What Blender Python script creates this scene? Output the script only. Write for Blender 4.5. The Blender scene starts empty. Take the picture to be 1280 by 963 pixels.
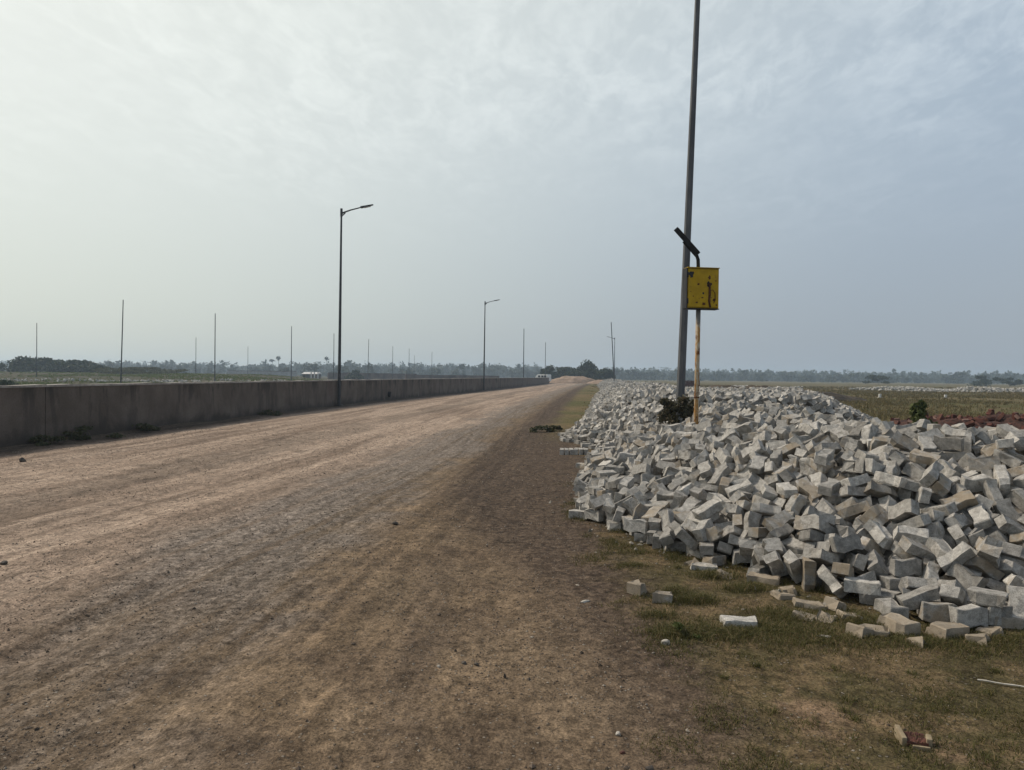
import bpy, bmesh, math, random
import numpy as np
from mathutils import Vector, Matrix, Quaternion

random.seed(7); RNG = np.random.default_rng(7)
scene = bpy.context.scene
COL = scene.collection
# settled blocks: x, y, z in mm, quaternion x 200, 1 for a broken half
HERO = [2608,5181,43,146,0,0,137,0,
2785,5153,124,4,195,-16,43,0,
2858,5030,71,141,-141,11,-10,0,
2986,4936,71,17,16,-140,-140,0,
3062,5213,102,58,73,-175,24,0,
3145,5037,71,95,-95,-105,105,0,
3152,4980,180,0,-183,80,0,0,
3228,5053,71,96,-96,-104,104,0,
3376,5027,117,158,42,-78,86,0,
3512,5154,202,192,7,50,-26,0,
2378,5604,109,75,-96,-157,22,0,
2453,5735,43,140,0,0,142,1,
2469,5617,192,177,-12,30,88,0,
2532,5445,125,195,0,0,-45,0,
2578,5599,103,36,193,-1,39,0,
2610,5403,43,0,52,193,0,0,
2720,5510,43,0,-86,-181,0,0,
2752,5697,217,27,115,-141,-80,0,
2842,5525,125,0,11,-200,0,0,
2870,5338,146,10,-35,-180,80,0,
2897,5569,234,22,20,-140,-140,0,
3032,5462,175,79,-68,151,-80,0,
3053,5692,330,44,11,-192,-32,0,
3085,5286,154,111,10,62,154,1,
3106,5595,207,108,103,-126,43,1,
3207,5469,332,53,-52,85,165,0,
3221,5350,215,109,-36,-99,130,0,
3221,5646,345,133,37,-14,144,0,
3410,5465,250,59,17,-188,27,0,
3431,5422,357,170,-4,65,84,0,
3436,5413,112,99,-74,6,-157,0,
3506,5603,395,133,-95,-54,102,0,
3575,5484,247,118,16,59,149,0,
3586,5745,356,41,-90,-105,-139,0,
3636,5577,272,185,-47,39,-46,0,
3673,5576,352,45,39,47,185,0,
3891,5690,437,81,-18,81,163,0,
2029,6161,43,71,0,0,-187,0,
2109,6098,246,14,6,185,75,1,
2114,6154,186,24,-17,184,73,0,
2129,6050,120,37,86,-157,81,0,
2210,5920,137,24,-165,-49,99,0,
2278,5769,117,14,140,-18,141,0,
2326,6180,235,92,-13,-32,174,0,
2339,5941,222,135,-109,-96,26,0,
2408,6090,442,86,-156,68,-62,0,
2427,5839,233,190,-32,34,41,0,
2447,6048,325,37,191,32,-33,0,
2518,6184,487,192,-41,37,-1,0,
2521,5946,253,187,-31,39,51,0,
2539,6163,390,25,186,53,-46,0,
2567,5825,344,10,27,-158,-119,0,
2600,5947,321,21,-34,-36,-193,0,
2624,5783,210,127,59,-91,-110,0,
2673,6065,365,59,104,16,-160,1,
2705,6231,418,1,78,-112,146,1,
2814,5907,263,30,80,-111,142,0,
2858,6027,324,10,71,40,182,0,
2892,5915,395,163,14,69,-92,0,
2908,6186,374,59,-65,-177,-33,0,
2968,6216,502,39,-79,162,-77,0,
2977,6131,445,44,-68,167,-74,0,
3018,5756,274,54,-94,-168,-4,0,
3037,6065,371,13,-73,170,75,0,
3084,5835,417,39,6,-47,190,0,
3139,6061,560,89,70,152,64,0,
3170,5964,475,43,95,169,-21,0,
3281,5895,400,74,71,-7,-172,0,
3333,6061,493,39,160,-111,22,0,
3411,5912,289,107,50,-85,137,0,
3452,6128,558,102,-36,-4,168,0,
3466,5819,372,53,-173,-22,82,0,
3532,5981,492,60,-33,80,-170,0,
3642,6169,615,52,24,187,40,0,
3709,5992,524,18,157,109,57,0,
3752,5778,389,173,71,51,50,0,
3770,5954,393,80,181,-23,18,0,
3804,6035,496,18,-191,0,-57,1,
3856,6211,598,168,26,51,92,0,
3863,5826,482,11,49,-49,187,0,
3976,6069,533,84,-130,115,53,0,
4134,6136,638,83,137,-61,-103,0,
1717,6737,252,26,85,-134,-119,0,
1718,6598,125,0,123,-157,0,0,
1766,6534,43,190,0,0,62,0,
1797,6657,243,117,-141,38,-72,1,
1886,6678,96,2,-152,-121,45,0,
1935,6724,218,94,-19,70,161,0,
2017,6575,182,194,-37,20,-27,0,
2029,6488,71,23,-24,-139,139,0,
2051,6377,179,75,182,-33,-16,0,
2080,6311,114,112,-66,-39,-147,0,
2094,6614,317,108,-115,-110,-56,0,
2129,6470,296,62,-9,-14,-189,0,
2232,6297,301,82,171,46,42,0,
2245,6682,435,62,189,-16,-17,0,
2270,6423,397,69,-179,-55,-13,0,
2492,6635,519,176,-13,-89,33,0,
2665,6406,490,120,82,-29,-135,0,
2803,6674,659,77,8,19,-184,0,
2829,6696,580,14,-138,143,14,0,
2833,6465,514,59,-47,36,182,0,
2862,6336,500,56,189,-1,31,0,
2954,6549,640,33,-4,-35,-194,0,
2983,6530,531,24,-38,-112,160,0,
3026,6670,717,194,-29,-24,30,0,
3148,6359,531,166,-25,-84,68,0,
3153,6474,664,192,-49,27,4,0,
3236,6471,753,15,174,-94,-25,0,
3412,6519,716,164,19,16,112,0,
3433,6535,626,189,12,20,62,0,
3436,6314,646,64,-96,124,-107,0,
3546,6399,814,61,-65,169,-59,0,
3604,6349,729,12,95,-160,-73,0,
3623,6392,608,31,-179,68,49,0,
3731,6334,676,144,-61,-72,102,0,
3793,6641,821,124,-25,-107,112,0,
3927,6403,744,8,0,113,165,0,
3977,6659,780,190,21,53,-24,0,
3987,6260,664,48,127,27,144,0,
4091,6319,781,92,131,41,113,0,
4104,6589,875,106,-163,29,-36,0,
4333,6354,795,191,-22,-42,35,0,
4405,6600,798,56,171,-84,23,0,
1414,7176,71,118,119,77,78,0,
1461,7016,145,103,43,-24,-164,0,
1494,7244,242,103,102,-8,-138,0,
1547,7045,43,2,0,0,-200,0,
1576,6756,178,187,18,68,4,0,
1655,7196,276,51,-186,-45,-27,1,
1663,6866,220,13,-171,-77,69,0,
1713,6820,43,169,0,0,-107,0,
1793,6944,314,48,-37,190,10,0,
1795,6916,402,13,-192,-24,-47,0,
2056,6889,373,26,178,72,-50,0,
2057,6774,294,30,-101,78,-151,0,
2147,7026,459,24,62,-146,119,0,
2178,6920,405,34,188,39,-44,0,
2183,7248,544,0,-40,-30,194,0,
2294,6867,465,36,162,-105,-35,0,
2353,7225,524,65,-4,187,31,0,
2365,6978,554,13,128,-147,-42,0,
2483,6866,459,58,-49,-1,-185,0,
2492,6852,598,15,-142,140,3,0,
2515,7128,598,44,70,-167,74,0,
2616,7125,677,168,59,58,70,0,
2663,6783,609,31,-104,-157,-59,0,
2839,7004,646,157,-20,-80,92,0,
2895,7233,728,149,25,-26,129,0,
2916,7205,806,113,18,-31,161,0,
2956,7173,883,80,18,31,-180,0,
3090,7134,693,182,-77,-2,34,0,
3108,6961,808,138,113,-62,-66,1,
3232,6897,800,143,125,59,22,0,
3277,6828,804,60,21,-143,-125,0,
3324,7105,889,148,24,5,132,0,
3409,6791,772,126,120,24,95,0,
3445,7013,843,104,77,-45,-146,0,
3594,6998,873,177,54,42,64,0,
3630,7172,893,3,39,-148,129,0,
3658,6841,772,94,-43,-128,114,0,
3752,6877,900,33,-182,75,9,0,
3947,7223,977,30,-123,150,35,0,
4117,7136,904,14,-4,-6,199,0,
4137,7183,1017,135,-124,56,-58,0,
4183,6989,832,83,-133,18,-123,0,
4322,7219,949,142,-62,-126,-6,0,
4426,6774,910,42,-83,-177,-10,0,
4463,7208,869,79,131,72,-107,0,
4483,6891,1039,2,-101,171,-21,0,
4509,7060,972,180,66,-55,5,0,
4543,6812,899,135,-112,85,-44,0,
4775,7198,1029,27,123,-135,-77,0,
1236,7442,153,134,-134,46,-45,0,
1284,7604,209,59,-85,132,109,0,
1318,7474,43,0,168,108,0,0,
1362,7262,66,138,30,138,-29,1,
1412,7501,239,7,-178,-83,-34,0,
1414,7353,122,99,87,-136,63,0,
1484,7666,295,29,-185,67,-19,0,
1663,7539,349,34,113,72,-144,0,
1742,7418,334,46,-59,177,57,0,
1765,7715,454,80,37,-35,-176,0,
1856,7476,421,62,-91,-13,-166,0,
1970,7663,481,37,28,67,183,0,
2011,7260,434,91,27,-18,175,0,
2089,7433,544,69,87,-95,-137,0,
2118,7699,599,78,-46,178,12,0,
2374,7433,586,154,75,-32,98,0,
2468,7588,737,31,-95,170,31,0,
2601,7530,668,157,83,91,11,0,
2635,7361,707,62,45,22,-183,0,
2681,7669,792,88,-54,123,-119,0,
2851,7655,773,79,-26,-108,147,1,
2891,7492,757,113,-28,-151,-60,1,
2957,7717,823,5,174,69,-70,1,
3053,7675,890,24,116,-142,-77,0,
3135,7501,927,192,-53,-7,21,0,
3251,7485,807,24,-62,121,145,1,
3268,7338,843,20,-107,131,-105,0,
3379,7468,873,72,55,-178,2,0,
3432,7696,941,15,-70,134,-130,0,
3478,7615,914,6,-78,117,-142,0,
3584,7449,920,121,-64,93,112,0,
3612,7699,1032,30,-105,97,137,0,
3762,7277,996,34,-61,-165,-89,0,
4128,7489,1047,11,-36,179,81,0,
4380,7406,1072,173,-55,30,-78,0,
4704,7513,991,71,51,-72,165,0,
4942,7541,1083,34,-120,-152,-39,0,
1056,8068,233,176,73,7,-60,1,
1093,8044,43,146,0,0,137,0,
1142,7974,161,92,125,104,71,0,
1294,7950,222,150,90,47,-86,0,
1346,7784,275,128,15,150,-32,0,
1631,7820,376,30,25,89,175,0,
1810,8134,454,57,15,170,-87,0,
2009,8078,574,188,35,-14,57,0,
2035,7940,641,50,-121,150,-15,0,
2369,8124,640,21,-34,83,-178,0,
2442,7826,654,139,97,-105,-8,0,
2516,8137,698,31,25,-177,-84,0,
2552,8050,843,29,-74,-74,168,0,
2738,8053,784,45,-60,-55,-177,0,
2849,7823,868,181,-69,-37,-31,0,
2865,8188,880,32,-49,-105,160,0,
3232,8121,945,6,-48,-7,194,0,
3415,7899,1027,0,-135,-140,-47,0,
3456,8141,1057,13,42,182,-71,0,
3576,7809,1075,59,56,16,-182,0,
4101,7914,1044,3,57,173,-82,0,
915,8408,71,57,-58,-129,129,0,
990,8304,231,76,-178,-47,-13,0,
1098,8570,296,195,-10,-9,44,0,
1221,8340,306,144,-99,-71,67,0,
1223,8713,405,184,-12,-27,73,0,
1293,8545,412,95,18,35,-171,0,
1333,8302,327,65,57,-81,-161,0,
1580,8344,400,24,62,79,-171,1,
1721,8474,451,26,-63,187,-21,0,
1843,8610,527,36,-9,-132,146,0,
2132,8634,686,34,62,-36,-184,0,
2319,8283,747,120,-50,-107,107,0,
2753,8364,939,144,74,-88,-77,0,
2959,8291,970,6,-169,-65,84,0,
3248,8569,954,59,190,23,5,0,
3278,8294,1039,136,-27,45,-137,0,
4068,8388,1035,136,82,-114,-43,0,
4572,8335,1072,152,111,60,-28,0,
987,8923,264,0,118,162,-3,0,
1529,8899,394,25,8,-105,168,0,
1544,8969,518,94,-150,64,-68,0,
1632,8813,420,170,106,-2,-9,0,
1842,8994,538,72,-180,50,1,0,
2033,8803,708,139,102,-66,-78,0,
2131,9235,752,26,-17,43,193,0,
2202,9037,762,79,88,-154,47,0,
2226,8949,712,84,104,-144,38,0,
2398,8873,801,35,140,-138,6,0,
2444,9181,832,102,26,-70,154,0,
2575,9025,909,59,-38,75,172,0,
2633,8868,850,92,26,-66,163,0,
2796,9137,1004,89,20,97,149,0,
2803,8759,945,48,-17,12,193,0,
1121,9447,296,7,35,92,-174,0,
1202,9593,371,1,-32,197,17,0,
1888,9263,612,1,-16,-61,190,0,
2395,9586,837,157,27,-95,75,0,
3031,9745,1047,21,55,119,149,0,
3133,9591,1041,122,-7,109,-115,0,
3997,9676,1095,68,187,-18,-10,0,
933,9948,187,55,-40,-188,2,0,
1335,9762,416,25,2,3,198,0,
3600,9764,1092,1,-46,192,33,0,
3889,9960,1172,48,-165,74,71,1,
1844,10445,568,154,115,-55,7,0,
2643,10418,930,56,36,167,88,0,
1332,11610,336,192,41,-36,-5,0,
3722,11413,1140,41,35,24,191,0,
3873,11267,1094,63,-166,-71,-59,0,]
MASS = [2909,5135,43,18,0,0,199,0,
3417,5214,43,159,0,0,122,0,
3490,5142,118,61,51,3,183,0,
3566,5039,239,101,-171,-20,-7,0,
3632,5000,105,106,106,126,41,0,
3659,5174,77,66,20,-140,125,1,
3826,5060,158,19,80,175,51,0,
3843,5169,82,159,-89,41,-72,0,
3925,4992,43,25,0,0,-198,0,
3975,5126,203,137,-133,48,34,0,
4068,4958,153,103,-103,97,-97,0,
4073,5208,43,0,-87,180,0,0,
4146,5038,153,97,97,103,103,0,
4177,5232,198,163,-100,8,58,0,
4194,4947,43,0,100,173,0,0,
4247,5127,43,189,0,0,-66,0,
4258,5098,125,0,-142,141,0,0,
4336,5188,233,95,-8,-50,-169,0,
4374,5012,195,53,-109,101,-123,0,
4378,4976,87,96,-38,-20,-170,0,
4444,5217,85,65,102,-98,-126,0,
4507,5143,116,140,-21,-140,-21,0,
4539,5237,292,102,17,10,-171,0,
4594,5147,71,85,84,-114,-113,0,
4657,5040,122,163,17,112,-24,0,
4761,5083,131,75,-106,43,-146,0,
4918,5157,164,31,21,195,-24,0,
4958,5238,43,182,0,0,83,0,
5047,5165,71,55,55,-130,-130,0,
5067,5016,115,141,0,-141,0,0,
5176,5058,93,36,-136,137,35,0,
5280,5186,43,187,0,0,-71,0,
5494,5026,43,80,0,0,183,0,
2724,5708,67,40,135,-42,135,1,
2854,5741,113,133,-84,15,-122,0,
2868,5286,80,181,-80,13,-28,0,
3075,5677,96,169,-106,10,-4,0,
3083,5526,43,199,0,0,14,0,
3179,5487,134,69,1,44,-182,0,
3193,5735,245,142,-51,-84,100,0,
3207,5309,80,156,-10,60,110,1,
3233,5657,79,26,-139,29,-138,1,
3294,5434,122,146,-45,-116,-56,0,
3297,5709,224,98,113,95,92,0,
3319,5270,71,112,-113,-85,86,0,
3357,5691,84,119,17,30,-157,0,
3372,5660,189,125,-85,-105,78,0,
3440,5655,302,55,-62,36,-179,0,
3520,5558,81,78,50,95,150,0,
3560,5329,95,10,-167,-100,44,0,
3565,5343,181,111,-43,12,-160,0,
3706,5544,104,84,63,-123,-118,0,
3719,5337,99,67,-62,52,-170,0,
3752,5442,215,96,54,-142,-88,0,
3788,5256,232,48,-58,59,176,0,
3819,5506,371,45,139,-89,-104,0,
3836,5715,168,8,-43,-195,-2,0,
3854,5610,301,154,10,-79,100,0,
3872,5392,121,85,-7,-90,-157,0,
3926,5431,245,181,-78,-26,20,0,
3952,5544,323,55,-73,76,-161,1,
3965,5375,360,185,41,21,61,0,
4001,5620,159,174,9,8,99,0,
4005,5283,170,139,38,35,135,0,
4033,5298,249,69,-47,21,-180,0,
4034,5656,357,80,-75,-117,120,0,
4101,5415,107,146,112,5,-78,0,
4104,5701,455,121,-115,66,-89,0,
4107,5546,254,73,-62,-12,175,1,
4124,5478,368,58,-153,82,81,0,
4154,5255,316,62,176,69,-25,0,
4168,5742,604,48,62,-127,-133,0,
4174,5742,465,75,-79,-127,109,0,
4209,5717,342,45,20,-35,-191,0,
4244,5384,246,109,-146,15,-81,0,
4306,5730,267,43,-55,185,-31,0,
4308,5580,150,121,-95,29,-125,0,
4318,5415,396,31,-166,-106,16,0,
4333,5531,314,149,48,20,123,0,
4388,5611,457,81,-15,-75,166,0,
4392,5625,213,26,-164,107,-33,0,
4434,5356,318,169,-22,-39,98,0,
4461,5406,77,109,-70,-52,-143,1,
4480,5408,221,35,-189,-41,-39,0,
4483,5596,372,135,56,5,-136,0,
4519,5623,303,123,0,-56,147,0,
4602,5554,139,113,-51,-34,-153,0,
4602,5692,255,58,-189,-2,-31,0,
4615,5274,195,167,14,-63,-89,0,
4620,5480,350,35,142,-110,-80,0,
4651,5733,391,47,78,170,-52,0,
4709,5534,242,169,-65,-16,-84,0,
4721,5375,107,10,-128,130,-80,0,
4761,5568,311,181,-59,32,52,1,
4788,5385,220,191,-38,31,33,0,
4829,5315,78,65,-168,-81,32,0,
4844,5714,343,68,7,-94,-163,0,
4860,5264,288,97,48,-47,162,0,
4863,5552,78,112,-121,85,-74,0,
4883,5586,262,131,-102,108,-29,0,
4927,5734,480,128,-9,7,153,0,
4961,5621,376,71,-28,54,-177,0,
4987,5469,282,80,0,130,-129,0,
5010,5367,174,161,-83,-59,61,0,
5028,5516,79,72,107,-144,51,1,
5061,5596,201,107,-43,-31,161,0,
5112,5322,122,45,134,124,-70,0,
5174,5595,332,12,-46,-191,-34,0,
5177,5342,244,118,-34,-13,-158,0,
5184,5597,178,192,-3,-54,13,0,
5211,5441,86,85,180,-10,-16,0,
5304,5458,286,20,77,-117,142,0,
5316,5264,150,12,-111,165,18,0,
5334,5725,174,100,-82,-111,105,0,
5391,5588,51,13,-198,22,-1,0,
5403,5294,43,57,0,0,192,0,
5439,5468,143,108,-46,139,-82,0,
5464,5605,259,160,12,-63,101,1,
5541,5673,69,185,18,15,-73,0,
5563,5608,177,155,-66,67,-85,0,
5572,5349,43,190,0,0,-62,0,
5650,5347,125,192,0,0,-56,0,
5673,5331,234,41,-41,136,-135,0,
5698,5503,43,126,0,0,156,1,
5710,5531,153,82,81,-116,-115,0,
5736,5744,264,111,-80,131,-65,0,
5920,5408,43,190,0,0,-62,0,
5944,5548,99,37,145,125,-44,0,
5960,5734,82,73,184,27,12,0,
6128,5671,135,6,-60,177,71,0,
2338,6120,104,168,-34,51,89,0,
2382,5936,43,127,0,0,-155,0,
2464,6247,285,55,152,-118,-3,0,
2476,6067,120,39,160,69,-90,0,
2566,5991,75,53,-48,134,-130,0,
2571,5825,93,193,-20,38,27,0,
2652,6179,94,27,-194,-21,-37,0,
2706,5991,88,83,-129,34,124,1,
2714,6123,206,1,-65,188,22,0,
2719,6197,305,97,-6,1,175,0,
2748,5880,129,122,120,100,27,0,
2799,6043,210,107,-8,-124,-115,0,
2927,5934,140,143,-13,-50,130,0,
2937,6208,267,147,67,2,118,0,
2959,5787,218,49,-163,-102,23,0,
3082,6154,282,120,53,2,-151,0,
3107,5970,221,195,35,-27,-8,0,
3152,5797,128,192,56,5,3,0,
3197,6131,517,61,-154,65,-91,0,
3253,6164,343,47,-175,84,5,0,
3428,6009,294,9,-8,-98,174,0,
3483,6111,387,196,-10,-14,-35,0,
3497,6179,477,33,149,128,15,0,
3593,5883,388,6,-91,-21,-177,1,
3649,5866,300,13,-183,53,-60,0,
3665,6181,483,41,-148,125,28,0,
3819,6111,411,165,-25,-65,89,1,
3962,6001,321,65,15,-60,179,0,
4002,6129,470,138,84,52,-105,0,
4059,5895,497,187,16,51,47,0,
4154,6198,547,156,41,-27,115,0,
4204,5919,551,5,64,-153,112,0,
4212,6020,542,65,137,-93,91,0,
4240,5806,444,123,106,-107,-47,0,
4295,6134,670,158,54,12,-110,0,
4355,6222,596,37,-77,-180,17,0,
4382,5871,528,39,-50,178,64,0,
4410,5968,382,188,9,44,50,0,
4439,5777,456,36,184,-11,68,0,
4449,6170,676,109,-67,-87,126,0,
4464,6053,538,149,12,60,119,1,
4559,6119,647,35,95,11,-172,0,
4564,5916,320,23,91,-177,-3,0,
4606,5912,571,62,126,77,120,0,
4610,5982,441,91,-25,-135,113,0,
4657,5776,465,36,43,182,-60,0,
4673,6152,612,168,17,-27,-104,0,
4727,5920,570,112,85,16,141,0,
4782,5900,389,136,10,30,144,0,
4790,5989,505,72,-159,81,-53,0,
4893,6138,603,121,-32,66,-141,0,
4903,5878,362,43,-136,32,-136,1,
4938,6038,375,136,45,45,132,1,
4953,6175,678,15,153,-106,-72,0,
4975,5990,589,91,9,-174,-37,0,
4983,6198,527,45,-151,112,-50,0,
5001,5800,312,56,121,78,127,0,
5032,6109,448,149,49,-46,-115,0,
5063,5822,467,175,2,6,-96,0,
5158,6181,496,49,-189,-43,-11,1,
5189,5811,378,139,3,-1,143,0,
5202,6111,567,31,-191,-51,-8,0,
5258,6134,661,23,4,-32,196,0,
5263,6198,411,172,44,23,-89,0,
5278,5990,344,193,-17,41,-24,0,
5290,6009,428,24,40,18,194,0,
5432,5804,287,9,92,149,97,0,
5444,6138,450,28,3,77,-182,1,
5494,6058,489,75,35,-75,166,0,
5507,6027,320,183,-67,45,-13,0,
5588,5888,250,140,115,84,-9,1,
5594,6076,340,182,-67,44,-17,0,
5633,6213,557,123,-111,105,40,0,
5676,6151,394,8,112,49,158,1,
5767,5796,125,44,109,96,131,0,
5768,5981,214,27,-45,-184,-59,0,
5822,6219,412,64,-38,65,-174,0,
5831,5865,260,112,-45,-143,70,0,
5843,6114,331,30,42,-96,-167,0,
5932,5911,245,122,26,-156,-15,0,
5936,5807,122,74,184,26,13,0,
5952,6030,263,7,-27,-111,-164,0,
6031,6247,349,51,8,53,-186,0,
6126,6027,198,148,60,-27,118,0,
6151,5804,75,20,-151,127,23,0,
6248,6183,287,74,34,-46,177,0,
6461,6238,317,110,-76,133,-65,0,
2050,6665,50,181,-10,0,84,0,
2188,6709,126,41,67,-18,183,0,
2195,6508,204,112,-13,-11,-165,0,
2236,6696,323,165,-63,-10,-93,0,
2246,6636,261,165,-63,-11,-94,0,
2247,6472,83,76,41,-82,-161,0,
2257,6250,43,98,0,0,-175,0,
2370,6427,232,100,60,-5,163,0,
2387,6415,117,41,-189,-22,44,0,
2430,6588,346,98,12,-132,-114,0,
2502,6282,147,185,-45,41,46,0,
2511,6510,338,80,-59,-20,-172,0,
2529,6369,298,123,7,62,145,0,
2533,6707,379,110,-144,-84,-8,1,
2575,6651,227,12,81,-121,136,1,
2580,6566,435,61,122,-133,-60,0,
2693,6641,478,74,-133,127,-26,1,
2829,6671,454,116,63,43,144,0,
2834,6303,351,48,44,-82,171,1,
2963,6505,419,176,-26,8,92,0,
3014,6651,513,25,-40,-28,192,0,
3029,6721,616,25,-20,195,-28,0,
3074,6312,373,9,55,181,-63,0,
3081,6440,431,76,-147,-74,85,1,
3171,6670,490,11,139,138,39,0,
3274,6579,524,132,-59,90,-105,0,
3278,6630,665,18,32,-194,-30,0,
3334,6339,493,35,-84,-172,46,0,
3428,6436,537,22,-77,-183,3,0,
3581,6547,723,56,66,-82,-161,0,
3605,6513,563,122,19,39,-152,0,
3623,6702,645,178,-84,-29,23,0,
3761,6513,702,166,-103,-32,-29,0,
3798,6674,687,187,37,60,-2,0,
3814,6537,578,1,32,195,33,0,
3817,6290,519,54,-57,-182,23,0,
3901,6433,635,191,33,-15,46,0,
3951,6520,773,8,-192,27,-47,1,
4021,6566,610,167,39,10,-103,0,
4027,6331,518,105,31,29,-165,0,
4105,6546,744,95,-142,-54,89,0,
4165,6354,660,88,168,-50,-38,0,
4207,6700,823,166,104,36,22,0,
4213,6494,746,97,61,-17,-163,0,
4253,6511,603,195,45,-2,-10,0,
4301,6434,659,38,4,-46,191,1,
4343,6591,676,7,-15,-173,99,0,
4444,6400,751,187,-26,-40,55,0,
4533,6414,695,15,-148,128,-39,0,
4557,6333,598,140,94,55,92,0,
4588,6632,844,171,55,-79,38,0,
4603,6471,836,45,184,44,-45,0,
4652,6658,688,191,39,-4,46,0,
4728,6278,640,2,-79,-74,-168,0,
4754,6471,630,30,195,30,7,0,
4754,6454,721,119,-8,-30,-158,0,
4791,6637,817,182,-69,-45,7,0,
4875,6739,707,191,36,1,47,0,
4885,6523,738,72,151,-60,-91,0,
4892,6355,670,2,96,-132,115,0,
4977,6609,861,94,-81,-107,-115,0,
5060,6606,671,91,138,-61,-95,0,
5083,6252,630,51,12,67,-181,1,
5151,6615,789,31,-100,146,-88,0,
5212,6402,585,76,-78,142,-90,0,
5230,6676,650,13,15,-35,196,0,
5244,6589,727,78,-170,-64,-31,0,
5321,6263,549,82,-48,-82,156,0,
5331,6412,743,188,7,-31,-59,0,
5356,6398,605,1,-135,-136,58,0,
5407,6290,451,42,-157,112,35,0,
5427,6447,648,14,-101,-162,56,0,
5516,6692,792,144,-63,-76,97,0,
5533,6378,537,30,123,122,95,0,
5635,6594,683,196,33,16,-10,0,
5662,6715,750,70,-24,-149,111,1,
5681,6317,531,57,92,-29,166,0,
5694,6492,558,3,2,-59,191,0,
5842,6650,652,105,22,62,157,0,
5915,6399,464,182,45,35,-61,0,
5940,6510,560,40,13,-192,38,0,
6035,6651,613,76,-167,65,47,0,
6132,6386,457,4,188,46,-51,1,
6243,6659,519,107,36,-24,163,0,
6297,6373,385,86,9,46,-174,0,
6455,6443,430,133,-70,-107,78,0,
6461,6679,495,31,-183,71,25,0,
1566,6921,182,12,-179,-51,73,0,
1598,7168,82,95,176,-4,-1,0,
1641,7248,121,110,-71,-62,-138,0,
1688,7050,263,77,-36,181,17,0,
1761,6990,81,154,-78,46,-90,0,
1876,7184,295,34,27,-69,-183,0,
1887,6870,102,49,7,-143,-131,0,
1905,7152,210,181,-75,-39,-3,0,
1946,6908,247,195,-36,-17,23,0,
1953,7038,236,52,83,-119,127,0,
2064,6829,110,63,-28,-39,-184,0,
2081,7225,287,110,93,-57,-127,0,
2085,7044,325,124,138,68,-32,0,
2147,7133,443,146,-74,-90,-71,0,
2198,6819,348,86,-47,-44,-169,1,
2353,7162,383,27,-14,-50,-191,0,
2385,7030,456,94,42,-17,171,0,
2426,6784,346,193,17,-2,49,0,
2558,6972,518,170,-10,15,-104,0,
2568,7231,595,41,62,-170,75,0,
2586,6988,346,10,-89,-178,22,0,
2601,6772,428,91,54,-165,38,0,
2686,7000,616,58,-47,87,-164,0,
2711,6840,516,52,-65,181,11,0,
2763,6853,451,49,-32,190,20,0,
2935,7104,601,96,-13,45,169,0,
2992,6918,655,172,60,-9,83,0,
3008,6847,513,194,42,1,23,0,
3194,6937,600,188,-12,28,62,0,
3212,7203,765,149,-67,-45,-106,0,
3215,7076,649,47,22,-115,-155,0,
3228,6846,697,97,10,29,172,0,
3249,7032,776,28,-51,154,-113,0,
3275,6751,597,17,-197,-9,26,0,
3436,6782,626,135,-72,71,-107,0,
3467,7074,699,172,-65,24,-76,0,
3566,7123,793,112,-21,26,-162,0,
3584,6849,677,184,34,15,70,0,
3726,7149,739,130,-120,-75,55,0,
3731,6942,758,67,-121,-23,-143,0,
3795,7049,857,147,68,-9,-117,0,
3887,7086,779,48,-91,-167,41,0,
3934,7006,873,45,-135,-125,65,0,
3946,6868,786,91,101,146,-8,0,
4054,7090,787,99,-101,-102,98,0,
4101,6816,780,86,-63,-33,166,0,
4259,6834,722,1,-78,-181,-32,0,
4324,7104,827,189,-54,-33,-16,0,
4381,6906,813,46,-112,117,-108,0,
4454,6865,783,75,79,-96,-137,0,
4554,7037,854,103,-64,24,158,0,
4636,7122,875,130,45,-143,29,0,
4654,6967,785,39,-3,19,-195,0,
4691,6799,851,120,-80,-112,82,0,
4728,7193,908,119,-4,-114,114,0,
4819,6990,917,164,58,-46,87,0,
4842,6852,805,88,129,123,14,1,
4868,7024,839,99,53,56,-155,0,
4904,7184,960,171,0,-43,-94,0,
5010,7187,821,191,-28,-32,42,0,
5061,6859,875,49,190,-21,-30,0,
5128,7085,958,24,83,174,-47,0,
5146,7048,853,73,-130,-67,116,0,
5252,6847,703,15,8,-28,197,1,
5265,6759,803,108,-157,59,4,0,
5267,6957,811,112,66,133,73,0,
5272,7146,913,99,-101,-137,-37,0,
5276,7223,1058,133,-29,-16,-146,0,
5385,7095,959,157,-23,-104,63,0,
5387,6935,759,128,-52,-13,-144,1,
5393,6804,710,136,-41,110,87,1,
5450,6940,831,183,-52,15,-60,0,
5471,7153,896,67,129,121,64,0,
5560,7205,1067,6,67,15,-188,0,
5611,7043,877,171,5,10,103,0,
5656,6904,783,171,21,-63,-80,0,
5675,7149,788,31,-168,-97,-40,0,
5688,7151,982,9,25,195,37,0,
5762,7233,935,19,17,35,-195,0,
5778,6966,826,44,26,90,171,0,
5826,6765,770,106,-30,-66,154,0,
5843,7159,826,65,-62,86,-157,0,
5860,6823,712,160,64,-35,-96,0,
5962,6992,849,22,-129,-15,151,0,
6011,7219,884,41,76,-135,120,0,
6013,6796,796,180,36,23,-76,0,
6085,6860,729,2,26,-194,-43,0,
6122,7159,834,9,62,-129,139,0,
6207,6777,638,19,157,122,-4,0,
6290,7152,806,27,78,-96,-155,0,
6298,6985,727,9,-118,159,26,0,
6424,6853,606,20,-1,-26,-197,0,
6451,6995,680,17,-190,39,-44,0,
6459,7214,733,92,45,122,121,0,
6626,7105,652,195,26,-7,33,0,
1441,7632,189,154,-1,-35,122,0,
1517,7447,112,119,16,-130,-93,1,
1570,7368,238,64,-176,68,-21,0,
1712,7673,322,36,192,-40,1,0,
1858,7306,348,25,-71,181,-40,0,
1914,7699,354,56,12,-189,34,0,
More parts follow.
